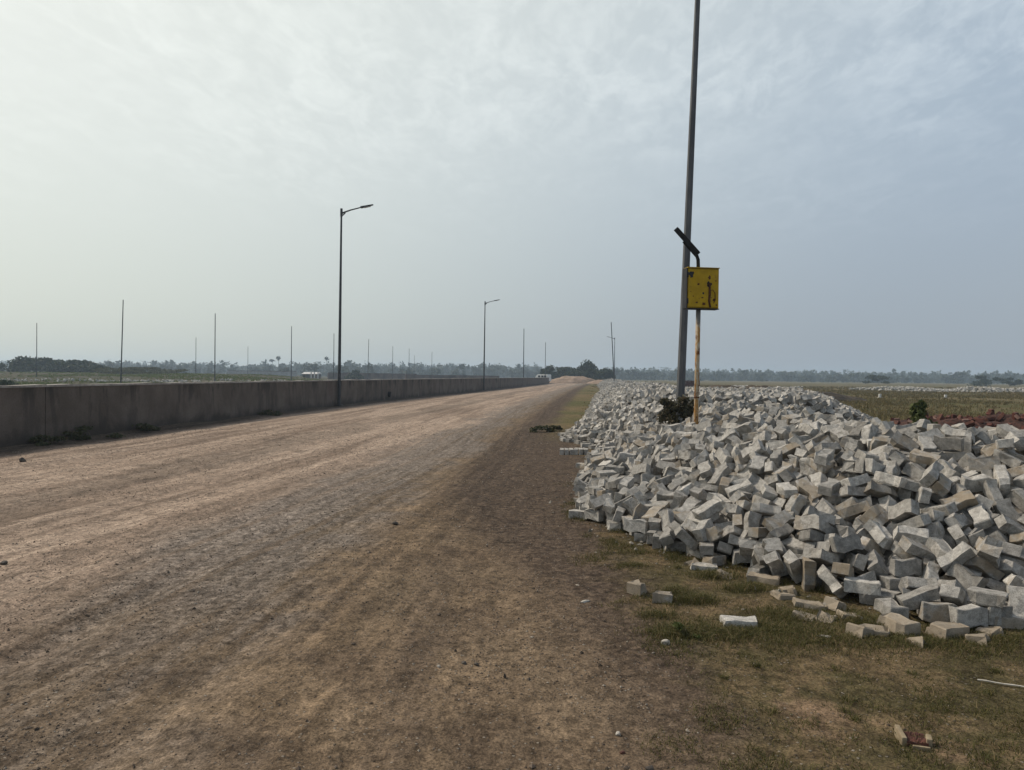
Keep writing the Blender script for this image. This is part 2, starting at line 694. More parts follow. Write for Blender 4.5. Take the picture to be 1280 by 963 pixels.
1941,7569,395,177,-38,83,10,0,
2052,7375,320,112,152,-51,43,1,
2065,7438,402,4,-5,-117,-162,0,
2174,7554,426,186,62,-40,-2,0,
2210,7341,434,150,-108,-60,-48,0,
2211,7699,567,147,66,-46,-110,0,
2299,7521,552,185,60,-14,46,0,
2517,7253,446,12,66,-139,127,0,
2536,7643,644,163,85,-2,77,0,
2549,7743,585,168,85,27,62,0,
2586,7443,559,7,-83,84,-161,0,
2714,7636,571,36,-177,84,-20,0,
2714,7373,648,9,108,161,49,0,
2845,7598,664,40,66,-184,8,0,
2905,7491,614,119,138,36,74,0,
2920,7336,680,182,32,-17,76,0,
3056,7463,841,46,182,-65,27,0,
3062,7273,624,127,149,35,16,0,
3094,7418,777,108,-21,-49,-160,0,
3103,7538,641,183,12,-22,76,0,
3187,7408,697,26,3,-53,-191,0,
3235,7656,897,23,-93,-152,-89,0,
3388,7743,805,85,17,0,-180,0,
3531,7329,880,59,52,179,41,0,
3615,7560,897,87,-94,-88,-126,0,
3703,7313,780,13,-35,81,179,0,
3759,7402,888,51,79,-175,24,0,
3761,7658,968,177,5,66,66,0,
3786,7453,965,7,-39,-187,60,0,
3953,7317,907,182,83,0,-15,0,
4013,7614,918,51,19,126,-145,0,
4032,7744,926,8,-187,-2,69,0,
4071,7526,900,84,-91,-131,-86,0,
4124,7745,988,82,-66,-159,59,0,
4181,7322,947,129,4,-43,147,0,
4190,7511,909,107,-79,-137,60,0,
4206,7252,799,109,-124,-90,68,0,
4300,7426,963,59,-101,-115,114,0,
4323,7583,934,84,-135,-20,-119,0,
4339,7262,788,164,3,-5,115,1,
4376,7713,953,79,-61,100,142,0,
4457,7686,1082,185,39,44,47,0,
4465,7469,854,141,82,34,111,0,
4523,7504,946,160,74,50,80,0,
4524,7556,1060,189,-43,-50,-4,0,
4532,7365,846,159,75,49,83,0,
4563,7385,958,78,-151,-96,42,0,
4659,7635,985,91,40,-58,164,0,
4914,7740,996,132,-53,-138,-26,0,
4928,7598,976,7,44,142,133,0,
5009,7333,922,193,-31,13,-38,0,
5025,7338,1004,193,-31,13,-41,0,
5054,7653,1084,108,-5,-82,147,0,
5123,7470,999,11,108,152,-71,0,
5186,7253,870,87,-122,67,114,0,
5270,7686,1072,198,8,-4,-25,0,
5285,7314,895,151,-74,97,-49,0,
5293,7584,989,194,-13,-2,-46,0,
5294,7456,1075,6,-148,-134,-13,0,
5420,7450,964,121,108,83,82,0,
5576,7488,936,87,-49,134,110,1,
5611,7399,838,189,-4,-39,-52,0,
5636,7617,975,85,20,5,180,0,
5737,7488,856,143,-43,-127,-39,0,
5874,7387,994,171,-67,-13,-77,0,
5939,7357,841,1,106,-63,158,0,
6028,7404,935,7,75,161,-92,0,
6080,7486,863,69,-137,125,-29,1,
6215,7313,876,38,73,121,137,1,
6259,7742,887,136,-87,-117,-12,0,
6319,7482,873,52,-16,182,-62,0,
6394,7394,820,189,29,-20,55,0,
6576,7498,747,129,147,35,26,0,
6580,7321,731,106,113,-77,-101,0,
6747,7626,741,108,39,4,163,0,
6754,7421,697,198,13,16,-23,0,
6858,7516,780,5,195,-22,-39,0,
6906,7728,701,51,3,-3,-193,0,
7021,7509,667,159,16,-1,120,0,
7180,7552,693,152,-48,62,-104,0,
7325,7694,595,9,167,105,-31,0,
1075,8151,150,136,-12,-146,-11,1,
1227,8144,257,8,190,-33,52,0,
1245,7766,125,0,104,171,0,0,
1257,8145,179,66,-53,-2,181,0,
1280,7974,43,8,0,0,200,0,
1284,7789,43,138,0,0,-144,0,
1331,8170,81,97,-49,77,-149,0,
1394,7951,281,169,-48,86,-40,0,
1409,7794,82,129,-76,68,-114,0,
1475,8243,353,65,-80,38,-167,0,
1490,8143,298,31,-27,175,-87,0,
1556,8034,278,54,-178,-12,-72,0,
1639,8222,349,148,26,106,79,0,
1717,8076,313,49,-143,-95,89,0,
1826,7924,364,122,142,68,-20,0,
1836,8061,332,94,133,113,-30,0,
1997,8038,469,189,36,-13,51,0,
2070,7775,417,134,-110,-96,-27,0,
2078,7946,569,53,52,4,-186,0,
2273,7925,554,182,-71,-35,24,0,
2321,7889,494,78,135,125,-12,0,
2502,8022,646,3,4,-69,-188,0,
2590,7872,673,70,180,-48,22,0,
2614,8131,765,117,84,-31,135,0,
2622,7966,737,50,25,-176,-76,0,
2828,7978,636,146,-20,-25,133,0,
2874,7947,835,23,-14,157,121,0,
2892,8032,834,152,122,-34,29,1,
2901,7825,727,16,95,-175,-11,0,
2950,8014,706,7,-169,2,107,1,
2951,8146,782,181,-49,-48,-51,1,
3025,8079,924,158,49,62,94,0,
3085,7843,768,41,174,81,-37,0,
3121,7888,889,175,95,-20,-5,0,
3284,7989,897,105,-148,-41,-74,0,
3318,7849,848,117,-91,-13,134,0,
3470,8241,870,54,101,-94,134,0,
3476,7888,952,53,41,24,-187,0,
3500,8059,919,8,-145,-101,-93,0,
3611,8007,1077,61,-11,5,-190,0,
3694,7840,1007,122,128,-69,-62,0,
3785,7904,1006,96,-74,-151,-52,0,
3860,7797,1030,51,-120,-135,68,1,
3931,8172,1029,27,101,-158,-63,0,
3967,7985,1011,147,96,74,61,0,
4190,8184,1040,123,74,-74,119,1,
4374,7854,1038,146,2,136,-1,0,
4408,8066,1013,33,31,13,-194,0,
4426,8239,983,122,-156,-28,8,0,
4519,7901,1033,68,-76,-77,154,0,
4691,7912,1041,4,160,-15,-119,0,
4777,8042,1027,26,183,-67,38,0,
4828,7858,1017,4,-134,103,-107,0,
4962,8033,1021,148,-20,-14,-132,0,
5088,7869,1054,165,-79,-81,12,0,
5197,8124,1051,83,46,91,151,0,
5699,7872,1008,178,62,-44,51,0,
5889,7876,998,132,32,42,-141,0,
6072,8081,911,106,62,-156,23,0,
6478,8132,815,149,118,-48,-36,0,
6521,7797,849,131,131,74,13,0,
6651,8042,859,14,149,-107,-78,0,
6715,7804,838,100,30,146,88,0,
6811,7958,804,47,-35,128,-142,0,
7270,7932,578,134,19,24,145,0,
7397,8107,514,127,-40,18,-148,0,
7710,8045,392,159,-30,34,-113,0,
946,8625,125,0,143,140,0,0,
959,8457,203,5,-51,122,-150,0,
1044,8750,203,70,118,-139,42,0,
1101,8339,125,166,0,0,-111,0,
1104,8449,43,141,0,0,142,0,
1172,8466,212,153,113,63,-6,0,
1181,8255,43,25,0,0,198,0,
1266,8694,332,13,-176,91,-27,0,
1308,8324,200,53,-18,-14,192,0,
1417,8540,265,36,188,41,-38,0,
1554,8489,351,5,-61,136,-134,0,
1577,8687,333,146,-114,22,-72,1,
1668,8608,411,59,-20,-60,-180,0,
1751,8380,338,177,65,-30,-60,0,
1783,8606,311,71,-5,-58,-178,0,
1829,8312,461,112,80,9,-144,1,
1909,8677,388,198,-15,22,16,0,
1970,8455,497,76,180,43,-14,0,
2033,8683,531,8,-104,-169,26,0,
2127,8406,668,125,108,102,50,0,
2151,8300,543,193,32,36,16,0,
2170,8502,529,11,199,0,-20,1,
2242,8261,616,114,118,-40,-107,0,
2265,8643,603,3,43,-188,54,0,
2304,8477,610,119,-40,-49,-147,0,
2360,8590,664,88,-175,-14,40,0,
2397,8535,764,65,76,-35,-170,0,
2436,8744,708,33,5,-196,-16,0,
2449,8274,736,41,119,150,-39,0,
2543,8720,754,145,-11,35,-132,0,
2545,8555,732,123,123,-56,81,0,
2574,8476,731,129,-145,24,42,0,
2715,8689,842,23,-65,187,-14,0,
2717,8305,808,12,37,-127,149,0,
2730,8471,793,49,-131,-143,5,0,
2896,8440,910,26,34,2,-195,0,
3043,8411,791,70,-72,-118,-126,0,
3181,8260,937,6,17,137,144,0,
3198,8364,889,40,34,138,-135,0,
3312,8698,985,84,-14,74,165,0,
3421,8354,977,158,83,-57,70,0,
3440,8570,996,72,-156,-19,101,0,
3695,8633,970,36,-79,-96,-152,0,
4122,8728,1007,4,182,82,-8,0,
4168,8523,1062,11,172,-95,37,0,
4330,8352,1047,7,17,-168,-106,0,
4342,8476,959,30,-166,3,108,0,
4498,8590,1008,39,28,89,-172,0,
4630,8736,1031,130,48,106,98,0,
4735,8528,1032,183,50,61,-18,0,
4742,8396,997,96,-9,98,145,0,
4965,8605,960,89,125,-128,-15,0,
5288,8383,961,109,101,-35,129,0,
6604,8292,844,4,166,105,37,0,
7612,8402,399,37,58,-188,8,0,
7809,8711,243,19,72,184,26,0,
8053,8553,133,61,-18,-135,-133,0,
866,8757,66,138,-29,-139,-29,1,
888,9074,115,65,-36,161,-93,0,
908,9224,43,200,0,0,-2,0,
923,8905,71,141,-141,-10,11,0,
938,8895,180,103,0,0,-171,0,
1108,9022,216,82,-33,-63,168,0,
1163,9191,276,20,-80,83,-162,0,
1203,8868,276,63,48,-181,29,0,
1242,9130,326,65,-91,166,0,0,
1245,8927,325,68,86,-167,14,0,
1403,8782,338,182,-26,7,-79,0,
1447,9058,330,164,-88,-70,-19,0,
1676,9074,469,34,169,100,19,0,
1821,8785,531,157,11,22,122,0,
1859,8998,385,1,-2,-60,-191,0,
1895,8791,400,28,-7,-142,-137,0,
1895,8874,389,138,-143,3,23,0,
1940,9145,531,1,-21,-84,180,0,
1953,9057,463,187,-68,-13,-15,0,
2031,8900,460,191,0,42,43,0,
2119,8761,583,3,21,18,198,0,
2122,8876,598,128,-144,-39,-39,0,
2149,9244,483,175,-11,69,68,0,
2164,9184,647,120,140,73,28,0,
2213,8798,670,19,-12,-152,-128,0,
2277,9152,767,52,90,-107,-133,1,
2414,9022,685,188,42,46,-30,0,
2539,8931,729,85,170,1,-62,1,
2602,9020,758,115,-20,72,146,0,
2628,9178,909,66,4,-21,188,0,
2752,9166,816,123,6,27,-155,0,
2843,8959,895,99,24,165,-48,0,
2880,9150,834,111,3,-164,-26,0,
2973,9039,874,134,54,-85,110,0,
2981,8829,927,9,-58,-181,-60,0,
3021,9199,953,185,14,-72,-18,0,
3081,9004,942,68,-153,-63,90,0,
3164,9233,857,1,160,-30,-116,0,
3190,8857,940,41,2,-81,178,1,
3198,8938,847,21,153,-68,-108,0,
3258,9054,979,57,190,-16,21,0,
3390,9201,944,145,130,-42,16,0,
3485,9068,976,119,-79,-84,-112,0,
3485,8959,955,28,-137,21,-141,0,
3579,9207,1057,157,21,-14,121,0,
3681,8855,980,80,183,-4,3,0,
3688,9124,994,151,-50,-103,64,0,
3809,9145,978,45,-138,-130,46,0,
3833,8777,961,157,-79,-89,34,0,
3913,9023,1034,51,-123,145,-33,0,
4009,8810,987,110,134,100,9,0,
4174,9088,985,43,-95,154,-73,0,
4240,8882,1031,16,-127,-74,135,0,
4419,8832,967,93,93,120,-91,0,
4513,8999,976,110,-124,-112,-3,0,
4616,8889,979,10,-29,162,113,0,
4756,9097,979,165,23,26,107,0,
4882,9216,988,115,127,-103,8,0,
4915,8913,867,143,77,-49,106,0,
5084,9191,950,180,-84,-13,19,0,
7523,8820,222,102,-6,59,162,0,
7666,9062,122,4,-69,113,150,0,
7789,8976,195,73,-84,106,-128,0,
7903,8791,195,25,10,197,17,0,
7994,8760,89,163,-42,18,-106,0,
923,9512,43,0,37,-197,0,0,
945,9266,163,3,26,-143,-138,0,
986,9385,121,17,147,11,-134,0,
1103,9621,214,95,-169,49,11,0,
1137,9714,296,48,-15,-166,101,0,
1155,9380,215,60,189,-2,23,0,
1396,9688,307,132,-137,44,-42,0,
1516,9739,344,134,-112,-69,69,1,
1527,9486,286,107,58,20,157,0,
1586,9660,432,153,-58,-115,2,0,
1592,9504,439,138,-65,-126,-28,0,
1624,9413,405,137,-61,-128,-32,0,
1681,9309,490,52,-144,-69,-109,0,
1731,9370,468,144,53,-109,69,0,
1821,9275,466,155,-83,-85,42,0,
1905,9392,543,152,-109,28,-64,0,
1956,9536,419,180,16,-42,-74,1,
1959,9439,590,102,161,-37,-47,0,
1997,9561,608,176,-4,95,3,0,
2138,9587,673,47,185,-10,57,0,
2139,9518,599,128,3,-70,-137,0,
2155,9697,632,145,109,39,-74,0,
2178,9363,608,36,-51,180,-61,0,
2211,9361,740,186,-44,-56,-18,0,
2272,9359,561,186,-53,-47,18,0,
2392,9325,716,49,94,-51,-162,0,
2526,9628,776,54,-145,78,99,0,
2631,9465,813,87,-76,163,-11,0,
2728,9578,841,96,-38,168,34,0,
2791,9381,935,161,2,13,118,0,
2835,9414,845,189,-9,9,-64,0,
2953,9559,759,150,40,-124,24,0,
2980,9621,944,123,-134,67,-47,0,
2986,9395,911,140,-17,12,-141,0,
3026,9469,1007,61,111,69,-139,1,
3236,9661,1013,1,75,34,-182,0,
3304,9688,972,25,-69,-45,180,0,
3351,9368,994,31,-143,-123,-58,0,
3430,9524,980,19,-11,20,198,0,
3597,9417,964,15,116,-121,108,0,
3631,9510,1051,151,-78,32,-100,0,
3774,9557,975,138,-130,-61,-14,0,
3837,9489,978,39,-7,141,-136,1,
3847,9313,965,119,116,87,-69,0,
3944,9601,988,165,3,104,46,0,
3982,9275,1009,4,-145,-123,-60,0,
4038,9599,993,28,-151,-80,101,0,
4126,9520,1064,7,-117,47,-155,0,
4140,9315,882,131,-60,-127,-57,0,
4303,9355,903,23,80,136,-120,0,
4396,9449,962,73,-6,-36,183,0,
4404,9658,928,35,-178,-21,81,0,
4512,9621,916,176,41,77,37,0,
4616,9539,978,3,-154,-109,66,0,
924,9955,97,55,-16,-192,-5,0,
963,10109,153,134,-134,45,-44,0,
977,10138,43,167,0,0,-109,0,
1133,9930,153,130,130,-56,-55,0,
1141,10077,231,37,-186,50,40,1,
1321,9927,348,26,-25,-108,-164,0,
1491,9856,379,119,141,50,-59,0,
1541,9973,259,6,85,-5,181,0,
1613,10039,376,63,-127,-141,6,0,
1668,9977,458,99,74,-62,-145,0,
1750,10196,493,86,-107,135,-53,0,
1755,9772,479,166,-95,54,22,0,
1836,9847,465,168,-95,50,22,0,
1869,10178,474,64,-135,-133,3,0,
1880,9999,490,158,45,-90,-70,1,
1913,9784,570,145,-58,-80,96,0,
1934,10128,543,101,32,167,30,1,
2027,10033,616,92,173,32,-24,0,
2181,10215,637,48,20,50,187,1,
2231,9841,634,5,118,134,-91,0,
2244,10038,631,78,140,-118,20,0,
2248,10130,709,66,-184,15,42,0,
2269,9901,716,25,-96,154,81,1,
2344,10075,738,33,45,-58,183,0,
2378,10207,727,67,140,72,-104,0,
2415,9823,780,74,13,-82,-166,0,
2446,9980,769,175,-85,-15,42,1,
2490,10207,786,65,128,-87,-109,0,
2680,9950,907,168,-73,-52,62,0,
2718,10247,870,12,19,-82,181,0,
2724,9913,782,44,111,-161,1,1,
2733,9810,854,82,-144,-76,-82,0,
2744,10167,734,32,-8,127,151,0,
2851,9824,973,102,23,38,166,0,
3196,9800,1083,54,19,-145,125,1,
3378,10144,995,51,-121,-146,-35,0,
3529,9951,1016,58,10,-79,-174,0,
3539,9751,979,172,31,44,-87,0,
3826,10066,1068,7,-123,-141,71,0,
3850,9806,1047,7,65,-183,49,0,
4015,9935,1032,72,73,-43,166,0,
4222,9946,962,171,58,-37,-78,1,
4374,9822,944,32,-78,4,-181,0,
4389,10096,1032,25,-152,125,24,0,
4446,9776,1010,85,57,51,164,0,
4563,9883,969,149,-116,-52,-42,0,
4744,9879,867,22,-123,-8,-156,0,
4820,9978,987,119,42,-42,149,0,
992,10590,43,0,-132,151,0,0,
1023,10595,195,65,0,187,29,0,
1101,10324,160,29,-85,-168,62,1,
1130,10506,110,119,149,48,-35,0,
1144,10658,171,143,16,-37,134,0,
1190,10401,214,48,136,-133,-38,0,
1247,10545,290,61,-152,97,-63,0,
1334,10649,367,39,105,161,37,0,
1362,10310,357,4,110,-166,-14,0,
1470,10433,401,26,85,117,-136,0,
1594,10297,400,67,154,-94,53,0,
1619,10534,496,21,-9,-144,137,0,
1630,10389,463,127,-56,-128,67,1,
1719,10682,471,124,103,-76,-92,0,
1886,10494,412,73,12,-134,129,0,
1887,10630,528,94,133,54,-103,0,
1927,10506,556,74,9,-133,130,0,
2033,10298,578,13,156,-121,28,0,
2038,10572,607,101,149,62,63,1,
2094,10443,654,192,-15,-15,50,0,
2116,10638,688,118,125,-102,14,0,
2219,10310,714,177,83,22,-34,0,
2294,10365,782,32,31,71,182,0,
2364,10422,811,49,25,74,178,0,
2475,10508,877,12,166,108,-21,0,
2574,10633,860,129,64,-106,90,1,
2702,10617,949,134,7,-68,-132,0,
2706,10479,821,114,50,-87,130,0,
2853,10589,941,36,46,-62,-181,0,
2863,10385,885,49,9,-107,162,0,
2913,10713,896,159,64,57,-86,0,
3047,10367,946,102,-23,-109,-131,0,
3059,10643,1047,187,-31,9,62,0,
3061,10556,951,15,-45,111,-160,0,
3124,10261,906,27,-48,-17,-191,0,
3180,10411,1003,130,-36,-30,144,0,
3331,10670,1013,103,-62,-82,-137,0,
3474,10557,991,152,43,90,84,0,
3531,10610,1064,139,45,71,116,0,
3623,10618,992,104,44,-60,-154,0,
3794,10535,1005,125,-8,-61,-143,0,
3923,10531,1047,114,-100,49,-121,0,
4155,10718,1022,82,62,40,166,0,
4511,10258,1006,31,25,112,-161,0,
4833,10472,962,156,60,78,77,0,
1004,10753,119,114,-89,110,83,0,
1163,11125,119,70,-117,132,62,0,
1496,11139,229,141,-103,90,38,0,
1575,11101,399,137,-73,-83,96,0,
1588,10786,366,184,-55,55,-4,0,
1684,10892,460,176,-73,-46,40,0,
1711,11196,470,115,-3,71,148,0,
1780,10768,442,13,-146,-30,-132,0,
1818,10975,550,155,46,66,98,0,
1909,11121,610,71,-160,97,4,0,
2045,10848,640,63,184,-45,-9,0,
2075,10837,537,159,-37,52,104,0,
2107,11200,560,116,-145,40,61,0,
2111,10961,685,53,-129,82,-118,0,
2203,11144,606,155,117,45,-13,0,
2273,10929,712,168,-44,-92,-34,0,
2329,11078,746,37,43,192,-2,0,
2355,11245,696,19,-188,9,65,0,
2371,11237,788,77,67,6,172,0,
2467,10786,855,68,16,-126,139,0,
2507,10918,803,59,-4,12,191,0,
2571,11234,834,39,30,193,22,0,
2675,11044,871,78,-156,-9,-98,1,
2688,10822,913,172,-43,-90,20,0,
2824,11193,895,20,-36,64,185,0,
2874,10805,887,167,69,50,-70,0,
2901,10922,966,25,97,123,-122,0,
3275,10772,1022,10,102,-119,124,0,
3467,10801,943,70,43,33,-180,0,
3538,11075,990,4,-79,97,-156,1,
3613,10843,1010,100,102,-140,1,0,
3666,10971,1032,175,56,-20,-76,0,
3797,10783,1026,124,127,-64,66,0,
3858,11138,978,168,-28,-90,-55,0,
4072,11228,1022,83,32,-143,-108,0,
4688,10807,963,37,-137,-131,-52,0,
1172,11370,133,142,126,-32,53,0,
1185,11625,71,4,-4,141,-141,0,
1212,11509,117,178,-6,89,13,0,
1275,11499,198,178,13,91,-9,0,
1291,11729,224,53,-32,77,-174,0,
1390,11635,186,57,94,164,-32,0,
1464,11392,269,172,4,9,-101,0,
1523,11603,266,43,-134,-56,131,0,
1586,11362,343,195,6,7,-42,0,
1652,11506,459,150,72,-5,111,0,
1667,11560,382,18,59,-177,-69,0,
1737,11396,449,24,-125,81,-131,0,
1843,11482,516,84,-73,-47,160,0,
1936,11720,473,33,65,-117,145,0,
1983,11531,608,155,-113,8,-56,0,
1995,11309,664,147,136,0,-10,0,
2021,11683,618,86,-2,-14,180,0,
2160,11455,672,3,-154,-127,-14,0,
2225,11288,609,128,125,-79,43,0,
2251,11684,672,15,196,31,-17,0,
2384,11507,736,54,-13,20,-191,0,
2454,11476,845,2,19,-127,-154,0,
2572,11632,827,2,-36,184,71,0,
2642,11399,855,1,-192,-37,-41,0,
2878,11662,834,105,-158,-65,6,0,
2946,11285,966,62,16,57,181,0,
3011,11584,959,11,-102,-161,60,0,
3194,11564,997,43,-179,-58,54,0,
3223,11478,932,175,-85,-43,6,0,
3270,11281,1031,81,-170,30,-62,0,
3557,11448,1021,35,-94,107,136,0,
3563,11325,1005,143,-88,-108,-17,0,
3573,11589,1071,91,-127,121,-32,1,
3641,11253,1000,28,-95,100,142,0,
3685,11611,1069,133,76,-49,-120,0,
3875,11637,1053,150,-110,40,63,0,
3958,11469,1121,158,-41,-22,114,0,
4050,11368,1005,48,-151,45,114,0,
4225,11616,1023,18,-105,155,68,0,
1158,11894,66,60,-128,60,128,1,
1172,11799,71,133,133,47,48,0,
1203,12132,43,117,0,0,-162,0,
1252,11753,149,182,64,54,-2,0,
1278,12163,179,22,176,78,-51,0,
1288,12028,104,48,12,-193,-20,0,
1295,11993,249,191,-54,8,18,0,
1384,12034,359,196,17,-18,-28,0,
1508,11754,380,55,-130,141,6,0,
1548,12172,372,33,-53,-52,183,0,
1598,11972,304,50,-129,102,-102,0,
1770,11983,420,23,-178,33,-82,0,
2138,11828,611,161,-82,75,-43,0,
2183,11940,632,91,-145,-8,-103,0,
2318,11864,633,74,179,11,49,0,
2446,12172,738,110,109,-100,77,0,
2496,11944,696,81,51,-120,128,0,
2841,11774,901,179,-37,-69,-41,0,
2856,12112,791,46,-36,-77,-175,0,
2912,11938,946,123,-45,142,53,0,
2977,12020,899,122,129,-92,1,0,
3189,12125,957,181,-71,-20,42,0,
3211,11780,999,49,-92,72,-155,0,
3276,11915,1039,24,39,-177,81,0,
3480,11760,1009,99,29,75,-154,0,
3643,11962,1031,184,-9,76,19,0,
3794,11904,1055,76,161,-65,-64,0,
3913,11757,1007,98,-64,119,111,0,
4020,12112,1102,109,-8,-28,165,0,
4054,11760,1027,135,30,-128,-66,0,
4117,12116,1011,54,-17,144,-127,0,
4197,12062,1021,1,-66,121,145,0,
4425,11796,951,50,-45,66,-177,0,
5190,12165,817,134,-36,142,-21,0,
1213,12636,125,189,0,0,-65,0,
1224,12383,43,99,0,0,174,0,
1291,12610,43,42,0,0,-196,0,
1344,12727,157,56,-185,44,-23,1,
1541,12725,218,78,73,154,-68,0,
1688,12253,361,190,19,-36,46,0,
1711,12524,307,55,-27,-184,-50,0,
1864,12668,421,186,29,-45,50,0,
1869,12336,415,125,20,-92,-124,0,
2026,12569,468,10,97,-175,-4,0,
2028,12592,579,9,28,-27,-196,0,
2078,12337,448,24,-48,-185,53,0,
2131,12275,556,156,-55,4,-112,0,
2344,12535,663,17,89,-178,11,0,
2428,12397,623,89,-47,35,-169,0,
2491,12410,715,146,-100,-22,91,0,
2612,12520,779,107,-30,-65,153,0,
2784,12624,773,134,44,-5,-141,0,
2787,12414,834,171,-17,-40,94,0,
2879,12268,845,130,-8,103,-112,0,
2957,12539,838,28,56,89,-168,0,
3107,12280,939,26,7,-90,176,0,
3174,12321,1026,173,-65,2,-76,0,
3431,12573,1079,9,-75,178,-50,1,
3459,12531,1014,66,12,-50,-182,0,
3470,12282,1057,138,-136,-7,-49,0,
3615,12311,985,191,3,-32,-48,0,
3650,12445,1046,71,-6,-42,-182,0,
3848,12568,1030,52,-172,69,-55,1,
4057,12475,1095,167,85,-56,-42,0,
4383,12641,1041,125,-147,-48,-20,0,
4509,12250,974,49,149,-116,-46,0,
4591,12554,943,67,73,-35,170,0,
4651,12456,976,15,97,-167,-50,0,
5000,12611,914,47,-9,-59,185,0,
5121,12449,836,165,59,-72,-64,0,
1360,13101,43,186,0,0,-74,0,
1435,12957,227,82,-179,4,-32,0,
1477,13088,262,35,106,-152,66,0,
1642,13187,343,16,139,24,-141,0,
1652,12753,393,199,2,-10,20,0,
1712,13060,324,20,64,0,-188,0,
1874,12929,439,93,135,-63,95,0,
2015,12806,433,1,-76,-29,183,0,
2125,12939,550,144,-93,15,102,0,
2180,12841,482,110,73,67,134,1,
2217,12823,605,154,70,57,91,0,
2314,13096,587,140,-7,8,-143,0,
2493,13079,676,8,-17,56,-191,0,
2536,13026,765,63,141,73,104,0,
2544,12796,720,14,-16,-183,-78,0,
2717,13116,769,94,172,-21,36,0,
2798,12824,824,161,-4,-99,-67,0,
2838,12970,826,156,99,-70,29,0,
2917,13230,829,12,-24,-14,198,0,
3062,12764,853,49,50,-176,63,0,
3094,13060,833,65,163,-6,-96,0,
3176,13001,963,41,37,-47,-186,0,
3232,13220,917,48,-158,109,-28,0,
3642,12795,1040,92,83,-117,-105,0,
3695,13120,1015,126,-39,66,136,0,
3882,13171,1055,26,103,18,168,0,
3929,12794,1026,122,-131,67,56,0,
3970,13072,1060,92,-144,-92,48,0,
4004,12817,1107,141,52,70,112,0,
4709,12874,942,15,-155,32,121,0,
4721,13181,1018,23,173,-94,29,0,
4845,12998,964,189,21,60,-19,0,
4927,12825,845,107,-146,10,-84,0,
4982,13149,936,103,26,0,170,0,
5127,13012,974,44,28,-1,193,0,
1499,13724,100,181,17,-57,61,0,
1578,13560,207,29,0,0,-198,0,
1588,13357,209,143,85,-106,-35,0,
1655,13594,289,0,46,-195,0,0,
1889,13295,384,120,-24,115,109,0,
1925,13527,344,81,-143,-77,84,0,
2089,13418,444,18,11,-72,-185,0,
2211,13320,515,61,187,29,-18,0,
2221,13714,507,42,-98,-122,-117,0,
2235,13359,586,101,-41,-49,-160,0,
2405,13318,593,36,159,-115,13,0,
2444,13354,663,15,8,37,196,0,
2492,13691,600,14,11,-125,155,0,
2752,13382,765,135,100,46,98,0,
2845,13578,744,128,-29,79,129,0,
3037,13615,792,49,-63,121,-138,0,
3042,13401,807,83,-80,-66,-150,0,
3208,13568,864,38,79,171,55,0,
3430,13658,929,93,-25,83,154,0,
3485,13337,924,154,47,102,-60,0,
3530,13672,1014,27,12,83,180,0,
3645,13424,1025,163,-103,33,43,0,
3940,13597,1022,42,108,23,-161,0,
4167,13621,1093,197,-32,7,12,0,
4322,13464,1083,29,-118,158,-17,0,
4473,13584,972,97,82,-146,-50,0,
4579,13728,1008,79,-140,83,-86,0,
4619,13356,1002,20,-81,176,44,0,
4732,13675,1009,71,-81,-148,80,0,
4970,13671,952,155,-60,40,103,0,
5293,13749,916,120,31,-44,-151,0,
5499,13393,853,40,-150,79,-98,0,
5530,13677,865,51,61,24,182,0,
5957,13717,641,22,65,75,-172,0,
1470,13957,143,24,-78,143,-113,0,
1585,13817,192,80,40,84,158,0,
1667,14175,240,22,93,-174,24,0,
1830,13809,350,186,-52,20,48,0,
1832,14071,291,173,-44,85,28,0,
1888,13967,309,164,91,67,-16,0,
1958,14133,362,144,113,-13,80,0,
2007,13930,449,53,-66,27,179,0,
2022,13755,459,23,-1,191,-53,0,
2160,13984,567,8,96,173,30,0,
2256,14226,485,28,-112,75,145,0,
2432,13902,588,187,19,15,67,1,
2557,14113,570,24,-30,-54,-189,0,
2597,14003,643,52,17,-184,56,0,
2660,14235,615,100,103,139,4,0,
2735,13760,680,52,177,-24,-72,0,
2760,13910,662,70,-158,-96,-29,0,
2843,14151,724,183,-76,25,12,0,
2987,14037,773,29,178,41,-75,0,
3074,14034,884,86,-19,-30,177,0,
3269,13900,897,137,69,-46,120,0,
3373,13825,920,31,-127,63,-138,0,
3439,14052,951,105,110,88,96,0,
3459,13833,896,71,-135,-39,123,0,
3508,14228,934,43,34,-163,101,0,
3574,13854,963,19,115,-25,161,0,
3601,14182,994,67,-80,-170,-15,0,
3880,13985,1012,18,137,-128,67,0,
3913,14157,1024,12,5,55,192,0,
4077,13908,1037,9,-48,-2,-194,0,
4395,13868,1000,48,-46,-52,181,0,
4610,13945,1029,134,-139,29,-43,0,
4640,14066,1023,132,-17,-148,-17,1,
4689,14210,1027,190,29,-49,-29,0,
4836,13817,996,116,-7,-63,150,0,
4902,14154,1015,10,103,168,32,0,
5082,13986,1001,168,8,14,-108,0,
5114,13860,899,188,-62,12,23,0,
5127,14247,1006,59,45,-3,-185,0,
5214,14108,914,19,-28,191,-50,0,
5258,14049,862,131,-50,17,142,0,
5699,14168,830,21,49,43,-188,0,
6006,13925,721,65,-88,15,167,0,
1545,14276,43,71,0,0,-187,0,
1905,14288,343,77,-78,-80,147,0,
1949,14573,330,32,-175,57,-71,0,
2065,14276,429,32,32,71,181,0,
2170,14455,397,29,-110,-148,-72,0,
2428,14438,605,154,60,-110,23,0,
2506,14673,563,159,10,21,-119,0,
2507,14612,635,69,-3,23,-186,0,
2611,14472,590,179,61,18,62,0,
2695,14665,676,158,-64,19,-103,0,
2825,14277,721,78,182,18,-22,0,
3003,14499,792,27,8,-28,196,0,
3101,14469,881,2,33,192,43,0,
3284,14746,852,46,-16,-193,-20,0,
